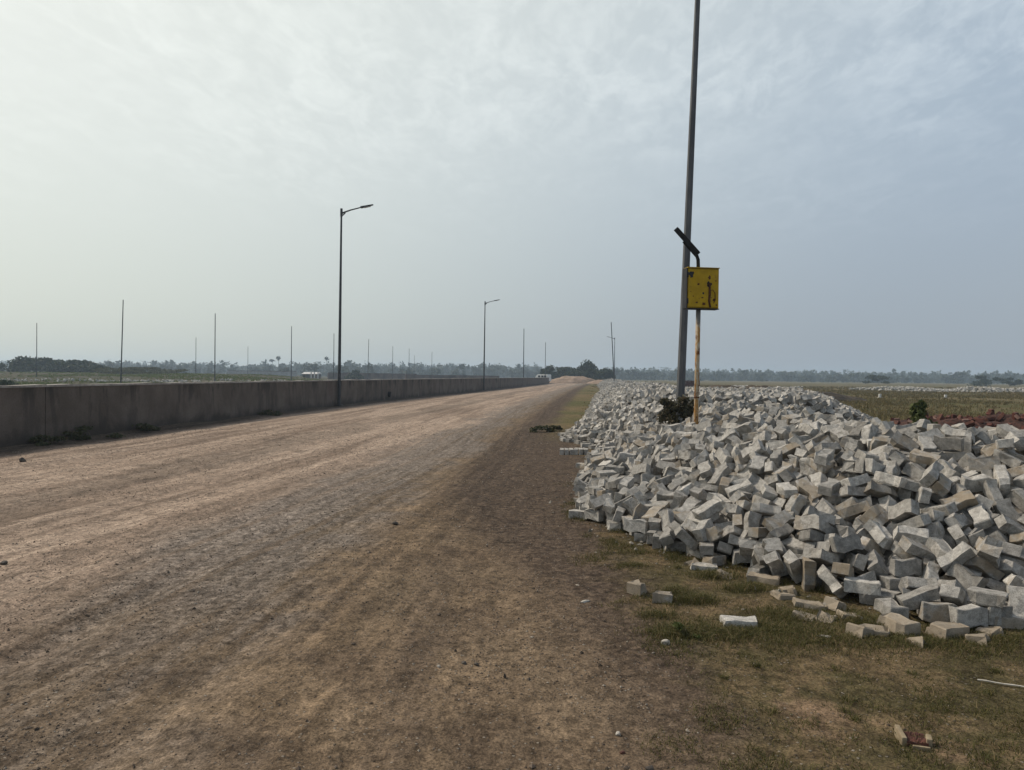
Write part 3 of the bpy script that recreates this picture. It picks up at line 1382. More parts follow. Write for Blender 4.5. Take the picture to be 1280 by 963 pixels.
3363,14279,902,32,62,-181,-48,0,
3364,14601,890,50,10,-69,181,0,
3479,14454,983,25,139,141,-7,0,
3582,14705,1015,81,-90,109,116,0,
3591,14620,1015,113,-112,-87,-84,0,
3784,14620,996,99,-108,133,-29,0,
3997,14316,1034,27,58,188,-25,0,
4057,14609,1023,110,-7,34,164,0,
4149,14378,1018,101,-19,30,169,0,
4209,14587,962,131,-26,-146,27,0,
4264,14502,1040,134,21,108,-99,0,
4339,14461,1059,13,-126,109,109,0,
4421,14688,1121,78,-2,63,173,0,
4589,14427,1024,122,0,-14,158,0,
4780,14512,1010,143,102,31,-90,0,
4973,14685,1104,132,11,-48,142,0,
4987,14469,1015,99,64,51,153,0,
5204,14590,957,32,-191,0,-49,0,
5239,14309,939,76,29,102,152,0,
5413,14615,978,139,-112,44,79,0,
5422,14546,924,158,-115,-36,-26,0,
5526,14352,874,60,-1,-189,22,0,
5637,14519,910,2,171,-74,-73,0,
5711,14696,840,54,71,-154,-91,0,
5778,14278,783,11,-38,-171,96,0,
5783,14355,818,87,174,20,-42,0,
5823,14497,831,69,-182,6,-46,0,
6024,14380,794,36,-28,-118,-155,0,
6121,14269,713,36,-195,19,-17,0,
6230,14455,699,170,-38,98,6,0,
6597,14412,574,185,42,-24,-58,0,
1655,14949,81,72,153,-98,-45,0,
1686,14765,115,91,-108,-91,-108,0,
1806,15147,163,76,146,-101,-52,0,
1912,15080,198,75,-92,7,-161,0,
1971,14913,254,87,169,56,27,0,
2116,14776,391,93,125,-66,-107,1,
2156,15070,407,121,90,-82,-102,0,
2231,14779,441,30,-126,-151,-22,1,
2439,14905,518,175,23,-64,68,0,
2512,15110,550,27,-6,-186,69,0,
2543,15175,595,15,-38,-182,73,0,
2929,15018,776,192,-21,-44,-29,0,
3009,14821,769,141,-138,12,30,0,
3369,14977,838,95,130,-117,20,1,
3597,15037,901,189,58,12,-25,0,
3603,14911,942,22,-110,-134,-97,0,
3756,15032,1072,2,-21,-12,-198,0,
3887,14804,1043,153,16,40,-121,0,
3926,15112,998,154,121,-43,-4,0,
4122,15056,1074,155,-2,-23,-124,0,
4165,14807,1034,112,34,43,-156,0,
4346,14852,1119,61,-29,-69,-175,0,
4634,14788,1030,155,-85,89,-31,0,
4682,15039,1030,190,0,-60,9,0,
4748,15196,1096,103,-110,-89,97,1,
4752,14864,1122,21,188,52,40,0,
4861,14848,990,165,-54,67,75,0,
4887,14941,1011,24,17,87,178,0,
5087,14761,1038,174,-19,32,-92,0,
5205,14827,994,108,53,133,-89,0,
5378,14784,978,112,-20,-107,124,0,
5393,15239,1028,38,-4,-130,147,0,
5521,14753,910,162,-9,-117,-10,0,
5545,15023,1001,23,-129,130,77,0,
5677,14897,897,18,-64,-137,129,0,
5730,15196,1018,54,0,-187,43,0,
5741,14941,973,98,150,22,-86,0,
5760,15069,1005,29,-16,141,138,0,
5949,15202,877,80,-160,89,0,0,
6011,14868,831,55,-187,42,-12,0,
6155,15069,811,190,44,41,-15,0,
6389,14753,690,46,78,-64,166,0,
6462,15235,724,46,103,116,118,0,
6726,15136,685,50,-171,75,53,0,
6802,15008,562,178,61,-3,68,0,
1825,15517,122,112,4,-166,3,0,
1876,15306,181,35,-89,174,21,1,
1884,15517,197,1,112,7,166,0,
2010,15335,218,166,-96,55,-13,0,
2061,15621,225,20,-6,-39,195,0,
2233,15277,344,4,-29,-194,38,0,
2362,15359,450,123,-111,-89,67,0,
2466,15490,577,199,-5,-13,11,0,
2508,15444,453,65,-41,-148,110,0,
2524,15655,457,136,-128,-5,73,0,
2766,15422,616,172,-22,-51,-86,0,
3096,15677,720,44,-46,-189,9,0,
3263,15295,813,164,-15,-111,27,0,
3287,15656,781,31,197,1,-8,0,
3290,15711,849,103,-23,-23,-168,0,
3418,15530,852,8,4,-169,107,0,
3442,15406,848,177,28,87,10,0,
3532,15653,885,26,-28,174,-90,0,
3605,15388,914,117,3,-84,139,0,
3919,15281,996,175,16,91,29,0,
4273,15687,1038,132,131,70,-25,0,
4283,15514,1088,119,-21,10,159,0,
4426,15708,1053,188,-15,66,-9,0,
4457,15304,1042,167,101,28,-32,0,
4459,15436,1055,153,-20,126,-19,0,
4725,15557,1084,78,28,55,173,0,
4920,15533,1070,60,-156,-13,109,0,
4990,15295,1026,8,-81,162,-84,0,
5161,15451,992,109,-32,-17,164,0,
5288,15683,1006,126,116,-33,-98,0,
5450,15372,1020,1,-185,-20,74,0,
5593,15548,1003,70,-112,75,-130,0,
5995,15312,837,196,8,-37,-11,0,
6051,15496,872,83,-141,115,5,0,
6099,15659,865,58,-17,30,188,0,
6117,15748,952,100,-148,-57,69,0,
6179,15267,883,36,-141,137,-1,0,
6207,15277,805,35,-174,92,-11,0,
6305,15439,745,124,-134,4,-81,0,
6489,15432,752,156,78,-36,-91,0,
6576,15534,789,181,-18,73,42,0,
2239,15787,209,30,-66,-168,-79,0,
2358,16047,386,51,148,-123,12,0,
2407,15751,455,9,-95,175,15,0,
2605,15857,521,146,63,-48,111,0,
2608,16215,505,41,98,-47,-163,0,
2724,16089,529,137,-60,-36,-128,0,
2781,15857,527,127,110,-32,-104,0,
2927,16025,572,9,-18,-144,-137,0,
3072,16027,728,141,119,-60,48,0,
3342,15897,789,66,-36,-74,170,0,
3489,15912,914,132,-23,-75,128,0,
3560,16136,862,77,146,-71,87,0,
3680,16250,849,74,-98,22,156,0,
3859,15952,978,122,69,136,-40,0,
4101,16045,1006,145,113,-75,23,0,
5313,15893,1063,21,184,39,64,0,
5440,15864,968,124,133,51,-66,0,
5491,15971,1036,171,-77,16,-67,0,
5738,15866,1000,131,39,41,140,0,
6272,15827,881,94,106,-40,-135,0,
6406,15855,783,68,106,-117,102,0,
6424,16128,820,111,-31,-43,158,0,
7045,15876,581,188,-1,-58,-38,0,
7278,16209,514,109,-47,-140,80,0,
7504,15771,424,165,-109,-4,-30,0,
1946,16529,123,73,55,21,-177,0,
1976,16618,43,0,183,-80,0,0,
2041,16383,198,70,-75,58,162,0,
2154,16744,205,102,150,83,-15,0,
2283,16421,164,126,59,32,140,0,
2327,16261,257,28,-50,-102,162,1,
2400,16451,372,95,-125,101,-72,1,
2573,16454,426,31,71,178,48,0,
2856,16461,491,144,51,-121,-44,0,
2948,16509,573,141,-100,-4,-101,0,
3033,16713,636,48,-159,-111,6,0,
3059,16342,569,85,-177,-4,35,0,
3062,16576,706,58,48,-115,-145,0,
3154,16322,709,6,33,-49,-191,0,
3160,16475,704,191,6,-57,15,0,
3480,16292,762,104,74,-116,102,0,
4121,16286,1027,90,177,22,11,0,
4321,16502,960,5,187,26,67,0,
4926,16276,1011,26,-73,-55,176,0,
5996,16389,978,171,90,-4,-51,0,
6293,16300,945,147,-128,43,-11,0,
6623,16714,788,3,196,-35,-15,0,
1850,16978,43,0,193,54,0,0,
1981,17052,106,19,181,51,-66,0,
2014,16801,129,33,-171,97,12,0,
2131,16927,155,33,-32,-133,142,0,
2307,16888,183,51,105,-130,-97,1,
2349,17199,134,23,-192,39,-33,0,
3432,17029,635,85,3,-181,-8,0,
3959,17063,826,154,34,89,85,0,
2589,17256,242,161,-115,-13,26,0,]

# ------------------------------------------------------------------ noise and terrain functions
POLY=[(0.85,8.6),(1.1,7.8),(1.4,7.0),(1.85,6.45),(2.2,5.85),(2.5,5.3),(2.85,5.1),(3.4,5.15),(4.2,5.05),(5.5,5.2),(7.5,5.6),(9.2,7),(8.4,9.3),(6.3,10.1),(6.5,12.4),(7.9,15.2),(9.6,18.5),(10.8,23),(11.5,36),(13,60),(18,100),(25,170),
 (18.5,165),(10.8,92),(7.9,70),(5.0,46),(3.3,32),(2.5,25),(1.55,20.5),(1.4,18.7),(2.1,16.8),(1.75,15),(1.3,12.6),(1.05,10.6)]
def sdf(x,y,poly=POLY):
    x=np.asarray(x,float);y=np.asarray(y,float)
    d=np.full(x.shape,1e9);ins=np.zeros(x.shape,bool)
    n=len(poly)
    for i in range(n):
        ax,ay=poly[i];bx,by=poly[(i+1)%n]
        ex,ey=bx-ax,by-ay
        t=np.clip(((x-ax)*ex+(y-ay)*ey)/(ex*ex+ey*ey),0,1)
        d=np.minimum(d,np.hypot(x-ax-t*ex,y-ay-t*ey))
        c=((ay>y)!=(by>y))
        with np.errstate(divide='ignore',invalid='ignore'):
            xi=(bx-ax)*(y-ay)/(by-ay if by!=ay else 1e-9)+ax
        ins^=(c&(x<xi))
    return np.where(ins,d,-d)
def _h(i,j,s):
    n=(i*374761393+j*668265263+s*982451653)&0xffffffff
    n=((n^(n>>13))*1274126177)&0xffffffff
    n^=n>>16
    return (n&0xffff)/65535.0
def vnoise(x,y,s=0):
    x=np.asarray(x,float);y=np.asarray(y,float)
    i=np.floor(x).astype(np.int64);j=np.floor(y).astype(np.int64)
    fx=x-i;fy=y-j
    fx=fx*fx*(3-2*fx);fy=fy*fy*(3-2*fy)
    a=_h(i,j,s);b=_h(i+1,j,s);c=_h(i,j+1,s);d=_h(i+1,j+1,s)
    return (a*(1-fx)+b*fx)*(1-fy)+(c*(1-fx)+d*fx)*fy
def fbm(x,y,o=4,s=0):
    t=0;a=.5
    for k in range(o):
        t=t+a*vnoise(x*2**k,y*2**k,s+k*17);a*=.5
    return t
def heap(x,y):
    d=sdf(x,y)
    far=np.clip((np.asarray(y,float)-14)/20,0,1)
    hm=1.12*(1-far)+0.95*far
    hm=hm+0.34*(fbm(np.asarray(x)*.55,np.asarray(y)*.45,3,5)-.45)
    rel=.38+1.30*fbm(np.asarray(x)*.33+3,np.asarray(y)*.22,3,77)
    hm=hm*(1-far)+hm*rel*far
    d=d+far*.9*(fbm(np.asarray(x)*.8,np.asarray(y)*.35,3,88)-.47)
    k=np.clip(d/2.25,0,1)
    h=hm*(1-(1-k)**1.75)
    return np.where(d>0,h,0)
# paver outline
def outline():
    xs=[-.1125,-.056,.056,.1125];ds=[-.007,.009,-.009,.007]
    up=[(x,.056+d) for x,d in zip(xs,ds)]
    lo=[(x,-.056+d) for x,d in zip(xs,ds)]
    return lo+up[::-1]


def hor_f(Y):      # where the road's right edge runs
    return np.interp(Y, [-30, 0, 3, 6.6, 10, 16, 26, 40, 84, 130, 180, 400], [.8, .75, .5, .35, .55, 1.0, 1.9, 3.2, 7.8, 13, 19, 50])
WALL = [(-12.6, -8), (-11.6, 5), (-10.4, 15.4), (-9.75, 26), (-8.8, 38.6), (-6.2, 60), (-3.1, 82.6), (2.7, 130), (8.7, 179)]
def wall_x(Y):
    return np.interp(Y, [p[1] for p in WALL] + [400], [p[0] for p in WALL] + [40])

# ------------------------------------------------------------------ camera
FPX = 950.0
PITCH = math.radians(0.64); ROLL = math.radians(0.63)
CAMZ = 1.6
f_ = Vector((0, math.cos(PITCH), -math.sin(PITCH)))
r0 = Vector((1, 0, 0)); u0 = r0.cross(f_)
r_ = r0 * math.cos(ROLL) + u0 * math.sin(ROLL)
u_ = -r0 * math.sin(ROLL) + u0 * math.cos(ROLL)
cam = bpy.data.cameras.new('camera'); cam.sensor_width = 36; cam.lens = FPX / 1280 * 36
cam.clip_end = 9000; cam.clip_start = .05
camo = bpy.data.objects.new('camera', cam); COL.objects.link(camo)
camo.matrix_world = Matrix(((r_.x, u_.x, -f_.x, 0), (r_.y, u_.y, -f_.y, 0), (r_.z, u_.z, -f_.z, CAMZ), (0, 0, 0, 1)))
scene.camera = camo
def P(px, py, Y):  # the place at depth Y that the photograph shows at px, py
    d = f_ + r_ * ((px - 640) / FPX) + u_ * ((481.5 - py) / FPX)
    return Vector((0, 0, CAMZ)) + d * (Y / d.y)
def G(px, py, z=0.0):
    d = f_ + r_ * ((px - 640) / FPX) + u_ * ((481.5 - py) / FPX)
    return Vector((0, 0, CAMZ)) + d * ((z - CAMZ) / d.z)

# ------------------------------------------------------------------ helpers
def link(o, parent=None):
    COL.objects.link(o)
    if parent: o.parent = parent
    return o
def tag(o, label=None, cat=None, group=None, kind=None):
    if label: o['label'] = label
    if cat: o['category'] = cat
    if group: o['group'] = group
    if kind: o['kind'] = kind
    return o
def mesh_np(name, V, F, mat, parent=None, smooth=False):
    V = np.asarray(V, np.float32); F = np.asarray(F, np.int32)
    me = bpy.data.meshes.new(name); k = F.shape[1]
    me.vertices.add(len(V)); me.vertices.foreach_set('co', V.ravel())
    me.loops.add(F.size); me.loops.foreach_set('vertex_index', F.ravel())
    me.polygons.add(len(F)); me.polygons.foreach_set('loop_start', np.arange(0, F.size, k, dtype=np.int32))
    me.polygons.foreach_set('use_smooth', np.full(len(F), smooth))
    me.update(calc_edges=True); me.validate()
    if mat: me.materials.append(mat)
    return link(bpy.data.objects.new(name, me), parent)
def mesh_py(name, V, F, mat, parent=None, smooth=False):
    me = bpy.data.meshes.new(name); me.from_pydata([tuple(v) for v in V], [], F)
    if smooth: me.polygons.foreach_set('use_smooth', [True] * len(F))
    if mat: me.materials.append(mat)
    return link(bpy.data.objects.new(name, me), parent)
def empty(name, loc, rz=0):
    o = bpy.data.objects.new(name, None); o.location = loc; o.rotation_euler = (0, 0, rz); o.empty_display_size = .2
    return link(o)
class MB:
    def __init__(s): s.V = []; s.F = []
    def add(s, V, F):
        n = len(s.V); s.V += [tuple(v) for v in V]; s.F += [[i + n for i in f] for f in F]; return s
    def box(s, c, d, M=None, bevel=0):
        bm = bmesh.new(); bmesh.ops.create_cube(bm, size=1)
        for v in bm.verts: v.co = Vector((v.co.x * d[0], v.co.y * d[1], v.co.z * d[2]))
        if bevel: bmesh.ops.bevel(bm, geom=bm.edges[:], offset=bevel, segments=2, affect='EDGES', profile=.6)
        for v in bm.verts: v.co = (M @ v.co if M else v.co) + Vector(c)
        bm.verts.index_update()
        s.add([v.co for v in bm.verts], [[v.index for v in f.verts] for f in bm.faces]); bm.free(); return s
    def tube(s, pts, rad, seg=10, cap=True):
        pts = [Vector(p) for p in pts]; n = len(pts)
        if not hasattr(rad, '__len__'): rad = [rad] * n
        rings = []; ref = None
        for i, p in enumerate(pts):
            t = (pts[min(i + 1, n - 1)] - pts[max(i - 1, 0)]).normalized()
            if ref is None:
                ref = Vector((1, 0, 0)) if abs(t.x) < .8 else Vector((0, 1, 0))
            a = (ref - t * ref.dot(t)).normalized(); b = t.cross(a); ref = a
            rings.append([p + (a * math.cos(2 * math.pi * k / seg) + b * math.sin(2 * math.pi * k / seg)) * rad[i] for k in range(seg)])
        V = [v for r in rings for v in r]; F = []
        for i in range(n - 1):
            for k in range(seg):
                F.append([i * seg + k, i * seg + (k + 1) % seg, (i + 1) * seg + (k + 1) % seg, (i + 1) * seg + k])
        if cap: F.append(list(range(seg))[::-1]); F.append([(n - 1) * seg + k for k in range(seg)])
        return s.add(V, F)
    def build(s, name, mat, parent=None, smooth=False): return mesh_py(name, s.V, s.F, mat, parent, smooth)

# ------------------------------------------------------------------ materials
class NT:
    def __init__(s, name):
        s.m = bpy.data.materials.new(name); s.m.use_nodes = True; s.t = s.m.node_tree
        s.t.nodes.clear()
        s.out = s.n('ShaderNodeOutputMaterial'); s.b = s.n('ShaderNodeBsdfPrincipled')
        s.t.links.new(s.b.outputs[0], s.out.inputs[0]); s.b.inputs['Roughness'].default_value = .9
        s.b.inputs['Specular IOR Level'].default_value = .25
    def n(s, t, **k):
        x = s.t.nodes.new(t)
        for a, v in k.items(): setattr(x, a, v)
        return x
    def set(s, sock, v):
        if isinstance(v, bpy.types.NodeSocket): s.t.links.new(v, sock)
        elif isinstance(v, (tuple, list)) and len(v) == 3 and sock.type == 'RGBA': sock.default_value = (*v, 1)
        else: sock.default_value = v
    def noise(s, vec, scale, detail=4, rough=.55, dist=0):
        x = s.n('ShaderNodeTexNoise'); x.inputs['Scale'].default_value = scale; x.inputs['Detail'].default_value = detail
        x.inputs['Roughness'].default_value = rough; x.inputs['Distortion'].default_value = dist
        if vec is not None: s.set(x.inputs['Vector'], vec)
        return x.outputs['Fac']
    def voro(s, vec, scale, feat='F1', out='Distance'):
        x = s.n('ShaderNodeTexVoronoi', feature=feat); x.inputs['Scale'].default_value = scale
        s.set(x.inputs['Vector'], vec); return x.outputs[out]
    def math(s, op, a, b=0.0, c=0.0, clamp=False):
        x = s.n('ShaderNodeMath', operation=op, use_clamp=clamp); s.set(x.inputs[0], a); s.set(x.inputs[1], b); s.set(x.inputs[2], c); return x.outputs[0]
    def ramp(s, v, lo, hi, a=0.0, b=1.0):
        x = s.n('ShaderNodeMapRange', interpolation_type='SMOOTHSTEP'); s.set(x.inputs[0], v); s.set(x.inputs[1], lo); s.set(x.inputs[2], hi); s.set(x.inputs[3], a); s.set(x.inputs[4], b); return x.outputs[0]
    def mix(s, f, a, b, mode='MIX'):
        x = s.n('ShaderNodeMix', data_type='RGBA', blend_type=mode, clamp_factor=True); s.set(x.inputs[0], f); s.set(x.inputs[6], a); s.set(x.inputs[7], b); return x.outputs[2]
    def scale(s, vec, k):
        x = s.n('ShaderNodeVectorMath', operation='MULTIPLY'); s.set(x.inputs[0], vec); x.inputs[1].default_value = k; return x.outputs[0]
    def mul(s, col, f):
        x = s.n('ShaderNodeVectorMath', operation='SCALE'); s.set(x.inputs[0], col); s.set(x.inputs['Scale'], f); return x.outputs[0]
    def bump(s, h, strength=.5, dist=.01, nrm=None):
        x = s.n('ShaderNodeBump'); x.inputs['Strength'].default_value = strength; x.inputs['Distance'].default_value = dist
        s.set(x.inputs['Height'], h)
        if nrm: s.set(x.inputs['Normal'], nrm)
        s.t.links.new(x.outputs[0], s.b.inputs['Normal']); return x.outputs[0]
    def pos(s): return s.n('ShaderNodeNewGeometry').outputs['Position']
    def obj(s): return s.n('ShaderNodeTexCoord').outputs['Object']
    def col(s, c): s.set(s.b.inputs['Base Color'], c); return s

def ground_material():
    t = NT('earth'); p = t.pos()
    uv = t.n('ShaderNodeUVMap', uv_map='road_uv').outputs[0]
    sep = t.n('ShaderNodeSeparateXYZ'); t.set(sep.inputs[0], uv); u, v = sep.outputs[0], sep.outputs[1]
    wuv = t.n('ShaderNodeUVMap', uv_map='wall_uv').outputs[0]
    streak = t.noise(t.scale(wuv, (1.7, .07, 1)), 1.0, 6, .62, .4)
    streak2 = t.noise(t.scale(wuv, (5.5, .16, 1)), 1.0, 5, .65, .25)
    big = t.noise(p, .33, 5, .6, .3); mid = t.noise(p, 1.7, 6, .62, .4); fine = t.noise(p, 14, 5, .65); grain = t.noise(p, 75, 3, .7)
    warp = t.math('MULTIPLY_ADD', t.math('SUBTRACT', big, .5), 2.6, u)
    warp2 = t.math('MULTIPLY_ADD', t.math('SUBTRACT', mid, .5), 1.1, warp)
    # bare brown soil
    soil = t.mix(t.ramp(mid, .36, .64), (.108, .077, .051), (.172, .123, .078))
    soil = t.mix(t.ramp(big, .45, .7), soil, (.172, .127, .083))
    # pale dusty road, streaked along the way the lorries go
    dust = t.mix(t.ramp(streak, .34, .62), (.200, .147, .108), (.475, .368, .280))
    streak3 = t.noise(t.scale(wuv, (14.0, .42, 1)), 1.0, 5, .7, .2)
    dust = t.mix(t.ramp(streak3, .47, .58, 0, .55), dust, (.150, .108, .080))
    dust = t.mix(t.ramp(streak2, .42, .60, 0, .65), dust, (.195, .145, .108))
    dust = t.mix(t.math('MULTIPLY', t.ramp(mid, .52, .68), .55), dust, (.15, .112, .084))
    nearv = t.ramp(v, 3.0, 7.5, 1.0, 0)
    wd = t.math('ADD', warp2, nearv)
    c = t.mix(t.ramp(wd, -3.6, -2.0, 1, 0), soil, dust)
    # grey gravelly wheel track
    tr = t.math('MULTIPLY', t.math('MULTIPLY', t.ramp(warp, -3.9, -3.1), t.ramp(warp2, -2.4, -1.5, 1, 0)), t.ramp(streak2, .36, .52, .25, 1))
    c = t.mix(t.math('MULTIPLY', tr, t.ramp(v, 3.2, 7.0, .35, .75)), c, t.mix(t.ramp(fine, .35, .65), (.115, .098, .083), (.20, .172, .146)))
    tr2 = t.math('MULTIPLY', t.ramp(warp2, -7.2, -6.6), t.ramp(warp, -6.2, -5.6, 1, 0))
    c = t.mix(t.math('MULTIPLY', tr2, .5), c, (.135, .105, .08))
    # dark trodden verge
    lo_ = t.ramp(v, 4.5, 11.0, -.15, -1.7)
    vx = t.math('SUBTRACT', t.math('MULTIPLY_ADD', t.math('SUBTRACT', mid, .5), 1.3, u), lo_)
    vg = t.math('MULTIPLY', t.ramp(vx, -.2, .55), t.ramp(v, 2.5, 5.0, .55, 1))
    c = t.mix(t.math('MULTIPLY', vg, .9), c, t.mix(t.ramp(fine, .3, .7), (.046, .033, .025), (.092, .067, .048)))
    # grassy soil to the right and far fields
    gs = t.ramp(t.math('MULTIPLY_ADD', t.math('SUBTRACT', mid, .5), 1.6, u), .25, .85)
    patch = t.ramp(mid, .42, .60)
    c = t.mix(t.math('MULTIPLY', gs, .9), c, t.mix(patch, (.070, .058, .027), (.122, .088, .048)))
    bare = t.ramp(t.noise(p, .9, 4, .6, .6), .60, .70)
    c = t.mix(t.math('MULTIPLY', gs, t.math('MULTIPLY', bare, .8)), c, (.185, .125, .08))
    fieldn = t.noise(t.scale(p, (.05, .12, 1)), 1.0, 6, .65, .5)
    field = t.mix(t.ramp(fieldn, .40, .62), (.078, .074, .027), (.135, .100, .050))
    far = t.math('MULTIPLY', t.ramp(v, 17.0, 26.0), t.ramp(t.math('MULTIPLY_ADD', t.math('SUBTRACT', big, .5), 1.5, u), -.8, -.1))
    c = t.mix(far, c, field)
    lf = t.n('ShaderNodeUVMap', uv_map='wall_uv').outputs[0]
    sl = t.n('ShaderNodeSeparateXYZ'); t.set(sl.inputs[0], lf)
    lw = sl.outputs[0]
    c = t.mix(t.ramp(lw, -1.0, -.2, 1, 0), c, t.mix(t.ramp(fieldn, .35, .6), (.070, .092, .018), (.125, .128, .036)))
    soil_shade = t.math('MULTIPLY', t.ramp(t.math('MULTIPLY_ADD', t.math('SUBTRACT', mid, .5), .9, lw), .35, 1.15, 1, 0), .8)  # dark soil plus the wall's shadow, painted into the colour along its foot
    c = t.mix(soil_shade, c, (.045, .034, .025))
    # trodden wheel line through the near dirt
    xs = t.n('ShaderNodeSeparateXYZ'); t.set(xs.inputs[0], p)
    wl = t.math('ABSOLUTE', t.math('ADD', t.math('MULTIPLY_ADD', t.math('SUBTRACT', mid, .5), .22, xs.outputs[0]), t.math('MULTIPLY_ADD', xs.outputs[1], .03, .38)))
    c = t.mix(t.math('MULTIPLY', t.math('MULTIPLY', t.ramp(wl, .07, .17, .5, 0), t.ramp(v, 5.0, 9.0, 1, 0)), t.ramp(fine, .3, .6)), c, (.075, .056, .042))
    trk = t.math('MULTIPLY', t.ramp(streak2, .36, .62, .80, 1.15), t.ramp(streak3, .40, .60, .88, 1.08))
    trk = t.math('MULTIPLY_ADD', t.math('SUBTRACT', trk, 1.0), t.ramp(u, -1.2, .1, 1, 0), 1.0)
    c = t.mul(c, trk)
    # grain and small stones
    rough = t.noise(t.scale(p, (1, .62, 1)), 5.2, 6, .72, .3); clod = t.noise(t.scale(p, (1, .75, 1)), 24, 4, .7)
    g = t.math('MULTIPLY', t.ramp(fine, .25, .75, .72, 1.26), t.ramp(grain, .28, .72, .55, 1.42))
    g = t.math('MULTIPLY', g, t.math('MULTIPLY', t.ramp(rough, .36, .58, .78, 1.14), t.ramp(clod, .38, .52, .66, 1.10)))
    c = t.mul(c, g)
    vc = t.n('ShaderNodeTexVoronoi'); vc.inputs['Scale'].default_value = 38; t.set(vc.inputs['Vector'], p)
    sepc = t.n('ShaderNodeSeparateColor'); t.set(sepc.inputs[0], vc.outputs['Color'])
    st = t.math('MULTIPLY', t.ramp(vc.outputs['Distance'], .20, .34, 1, 0), t.math('GREATER_THAN', sepc.outputs[0], .80))
    c = t.mix(t.math('MULTIPLY', st, .7), c, t.mix(sepc.outputs[1], (.09, .075, .06), (.30, .26, .21)))
    t.col(c)
    h = t.math('ADD', t.math('MULTIPLY', fine, .9), t.math('ADD', t.math('MULTIPLY', grain, .35), t.math('MULTIPLY', st, .35)))
    h = t.math('ADD', h, t.math('ADD', t.math('MULTIPLY', mid, 1.5), t.math('MULTIPLY', rough, 1.1)))
    t.bump(h, .9, .022); t.b.inputs['Roughness'].default_value = 1; t.b.inputs['Specular IOR Level'].default_value = .1
    return t.m

def concrete_block_material(name, mass):
    t = NT(name)
    if mass:
        p = t.pos(); a = t.n('ShaderNodeAttribute', attribute_name='tone')
        tone = a.outputs['Color']
    else:
        p = t.obj(); oi = t.n('ShaderNodeObjectInfo'); tone = oi.outputs['Color']
        ad = t.n('ShaderNodeVectorMath', operation='ADD'); t.set(ad.inputs[0], p)
        t.set(ad.inputs[1], t.mul(oi.outputs['Location'], 7.3)); p = ad.outputs[0]
    sc = t.n('ShaderNodeSeparateColor'); t.set(sc.inputs[0], tone)
    c = t.mix(sc.outputs[0], (.192, .182, .164), (.475, .452, .410))
    n1 = t.noise(p, 22, 5, .65); n2 = t.noise(p, 170, 3, .7); n3 = t.noise(p, 9, 4, .6, .6)
    c = t.mul(c, t.math('MULTIPLY', t.ramp(n1, .28, .72, .66, 1.24), t.ramp(n2, .3, .7, .70, 1.24)))
    lo = t.math('MULTIPLY_ADD', sc.outputs[1], -.26, .60)
    mr = t.math('MULTIPLY', t.math('SUBTRACT', n3, lo), 6.0, 0, True)
    st = t.math('MULTIPLY', mr, t.math('MULTIPLY', sc.outputs[1], 1.3, 0, True))
    c = t.mix(t.math('MULTIPLY', st, .66), c, (.270, .208, .134))
    c = t.mix(t.math('MULTIPLY', t.ramp(t.noise(p, 14, 5, .65), .56, .68), .55), c, (.115, .10, .08))
    t.col(c); t.bump(t.math('ADD', t.math('MULTIPLY', n1, .6), t.math('MULTIPLY', n2, .4)), .9, .009)
    t.b.inputs['Roughness'].default_value = .95
    return t.m

def simple(name, c1, c2, scale=8, rough=.8, metal=0, bump=.2, bd=.004, stretch=(1, 1, 1), lo=.35, hi=.65):
    t = NT(name); p = t.scale(t.obj(), stretch)
    n = t.noise(p, scale, 5, .6); t.col(t.mix(t.ramp(n, lo, hi), c1, c2))
    t.b.inputs['Roughness'].default_value = rough; t.b.inputs['Metallic'].default_value = metal
    if bump: t.bump(n, bump, bd)
    return t.m

def leaf_material(name, c1, c2, c3=None):
    t = NT(name); r = t.n('ShaderNodeNewGeometry').outputs['Random Per Island']
    c = t.mix(r, c1, c2)
    if c3: c = t.mix(t.math('GREATER_THAN', r, .86), c, c3)
    t.col(c); t.b.inputs['Roughness'].default_value = .7
    tr = t.n('ShaderNodeBsdfTranslucent'); t.set(tr.inputs[0], c)
    mx = t.n('ShaderNodeMixShader'); mx.inputs[0].default_value = .25
    t.t.links.new(t.b.outputs[0], mx.inputs[1]); t.t.links.new(tr.outputs[0], mx.inputs[2]); t.t.links.new(mx.outputs[0], t.out.inputs[0])
    return t.m

def wall_material():
    t = NT('weathered_plaster'); p = t.pos()
    s = t.n('ShaderNodeSeparateXYZ'); t.set(s.inputs[0], p)
    n1 = t.noise(p, 1.1, 5, .6, .3); n2 = t.noise(t.scale(p, (1.0, .8, .22)), 1.5, 6, .68, .4); n3 = t.noise(p, 30, 4, .6)
    c = t.mix(t.ramp(n1, .3, .7), (.096, .076, .061), (.150, .121, .100))
    c = t.mix(t.math('MULTIPLY', t.ramp(n2, .50, .60), .6), c, (.055, .045, .039))
    streaks = t.math('MULTIPLY', t.ramp(n2, .45, .6), t.ramp(s.outputs[2], .7, 1.3))
    c = t.mix(t.math('MULTIPLY', streaks, .6), c, (.032, .027, .024))
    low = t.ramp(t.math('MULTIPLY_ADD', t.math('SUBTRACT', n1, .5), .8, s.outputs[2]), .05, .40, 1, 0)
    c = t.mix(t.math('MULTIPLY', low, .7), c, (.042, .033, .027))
    red = t.math('MULTIPLY', t.ramp(t.noise(p, .35, 3), .6, .7), .35)
    c = t.mix(red, c, (.10, .06, .05))
    t.col(t.mul(c, t.ramp(n3, .3, .7, .88, 1.1))); t.bump(n3, .3, .006)
    return t.m

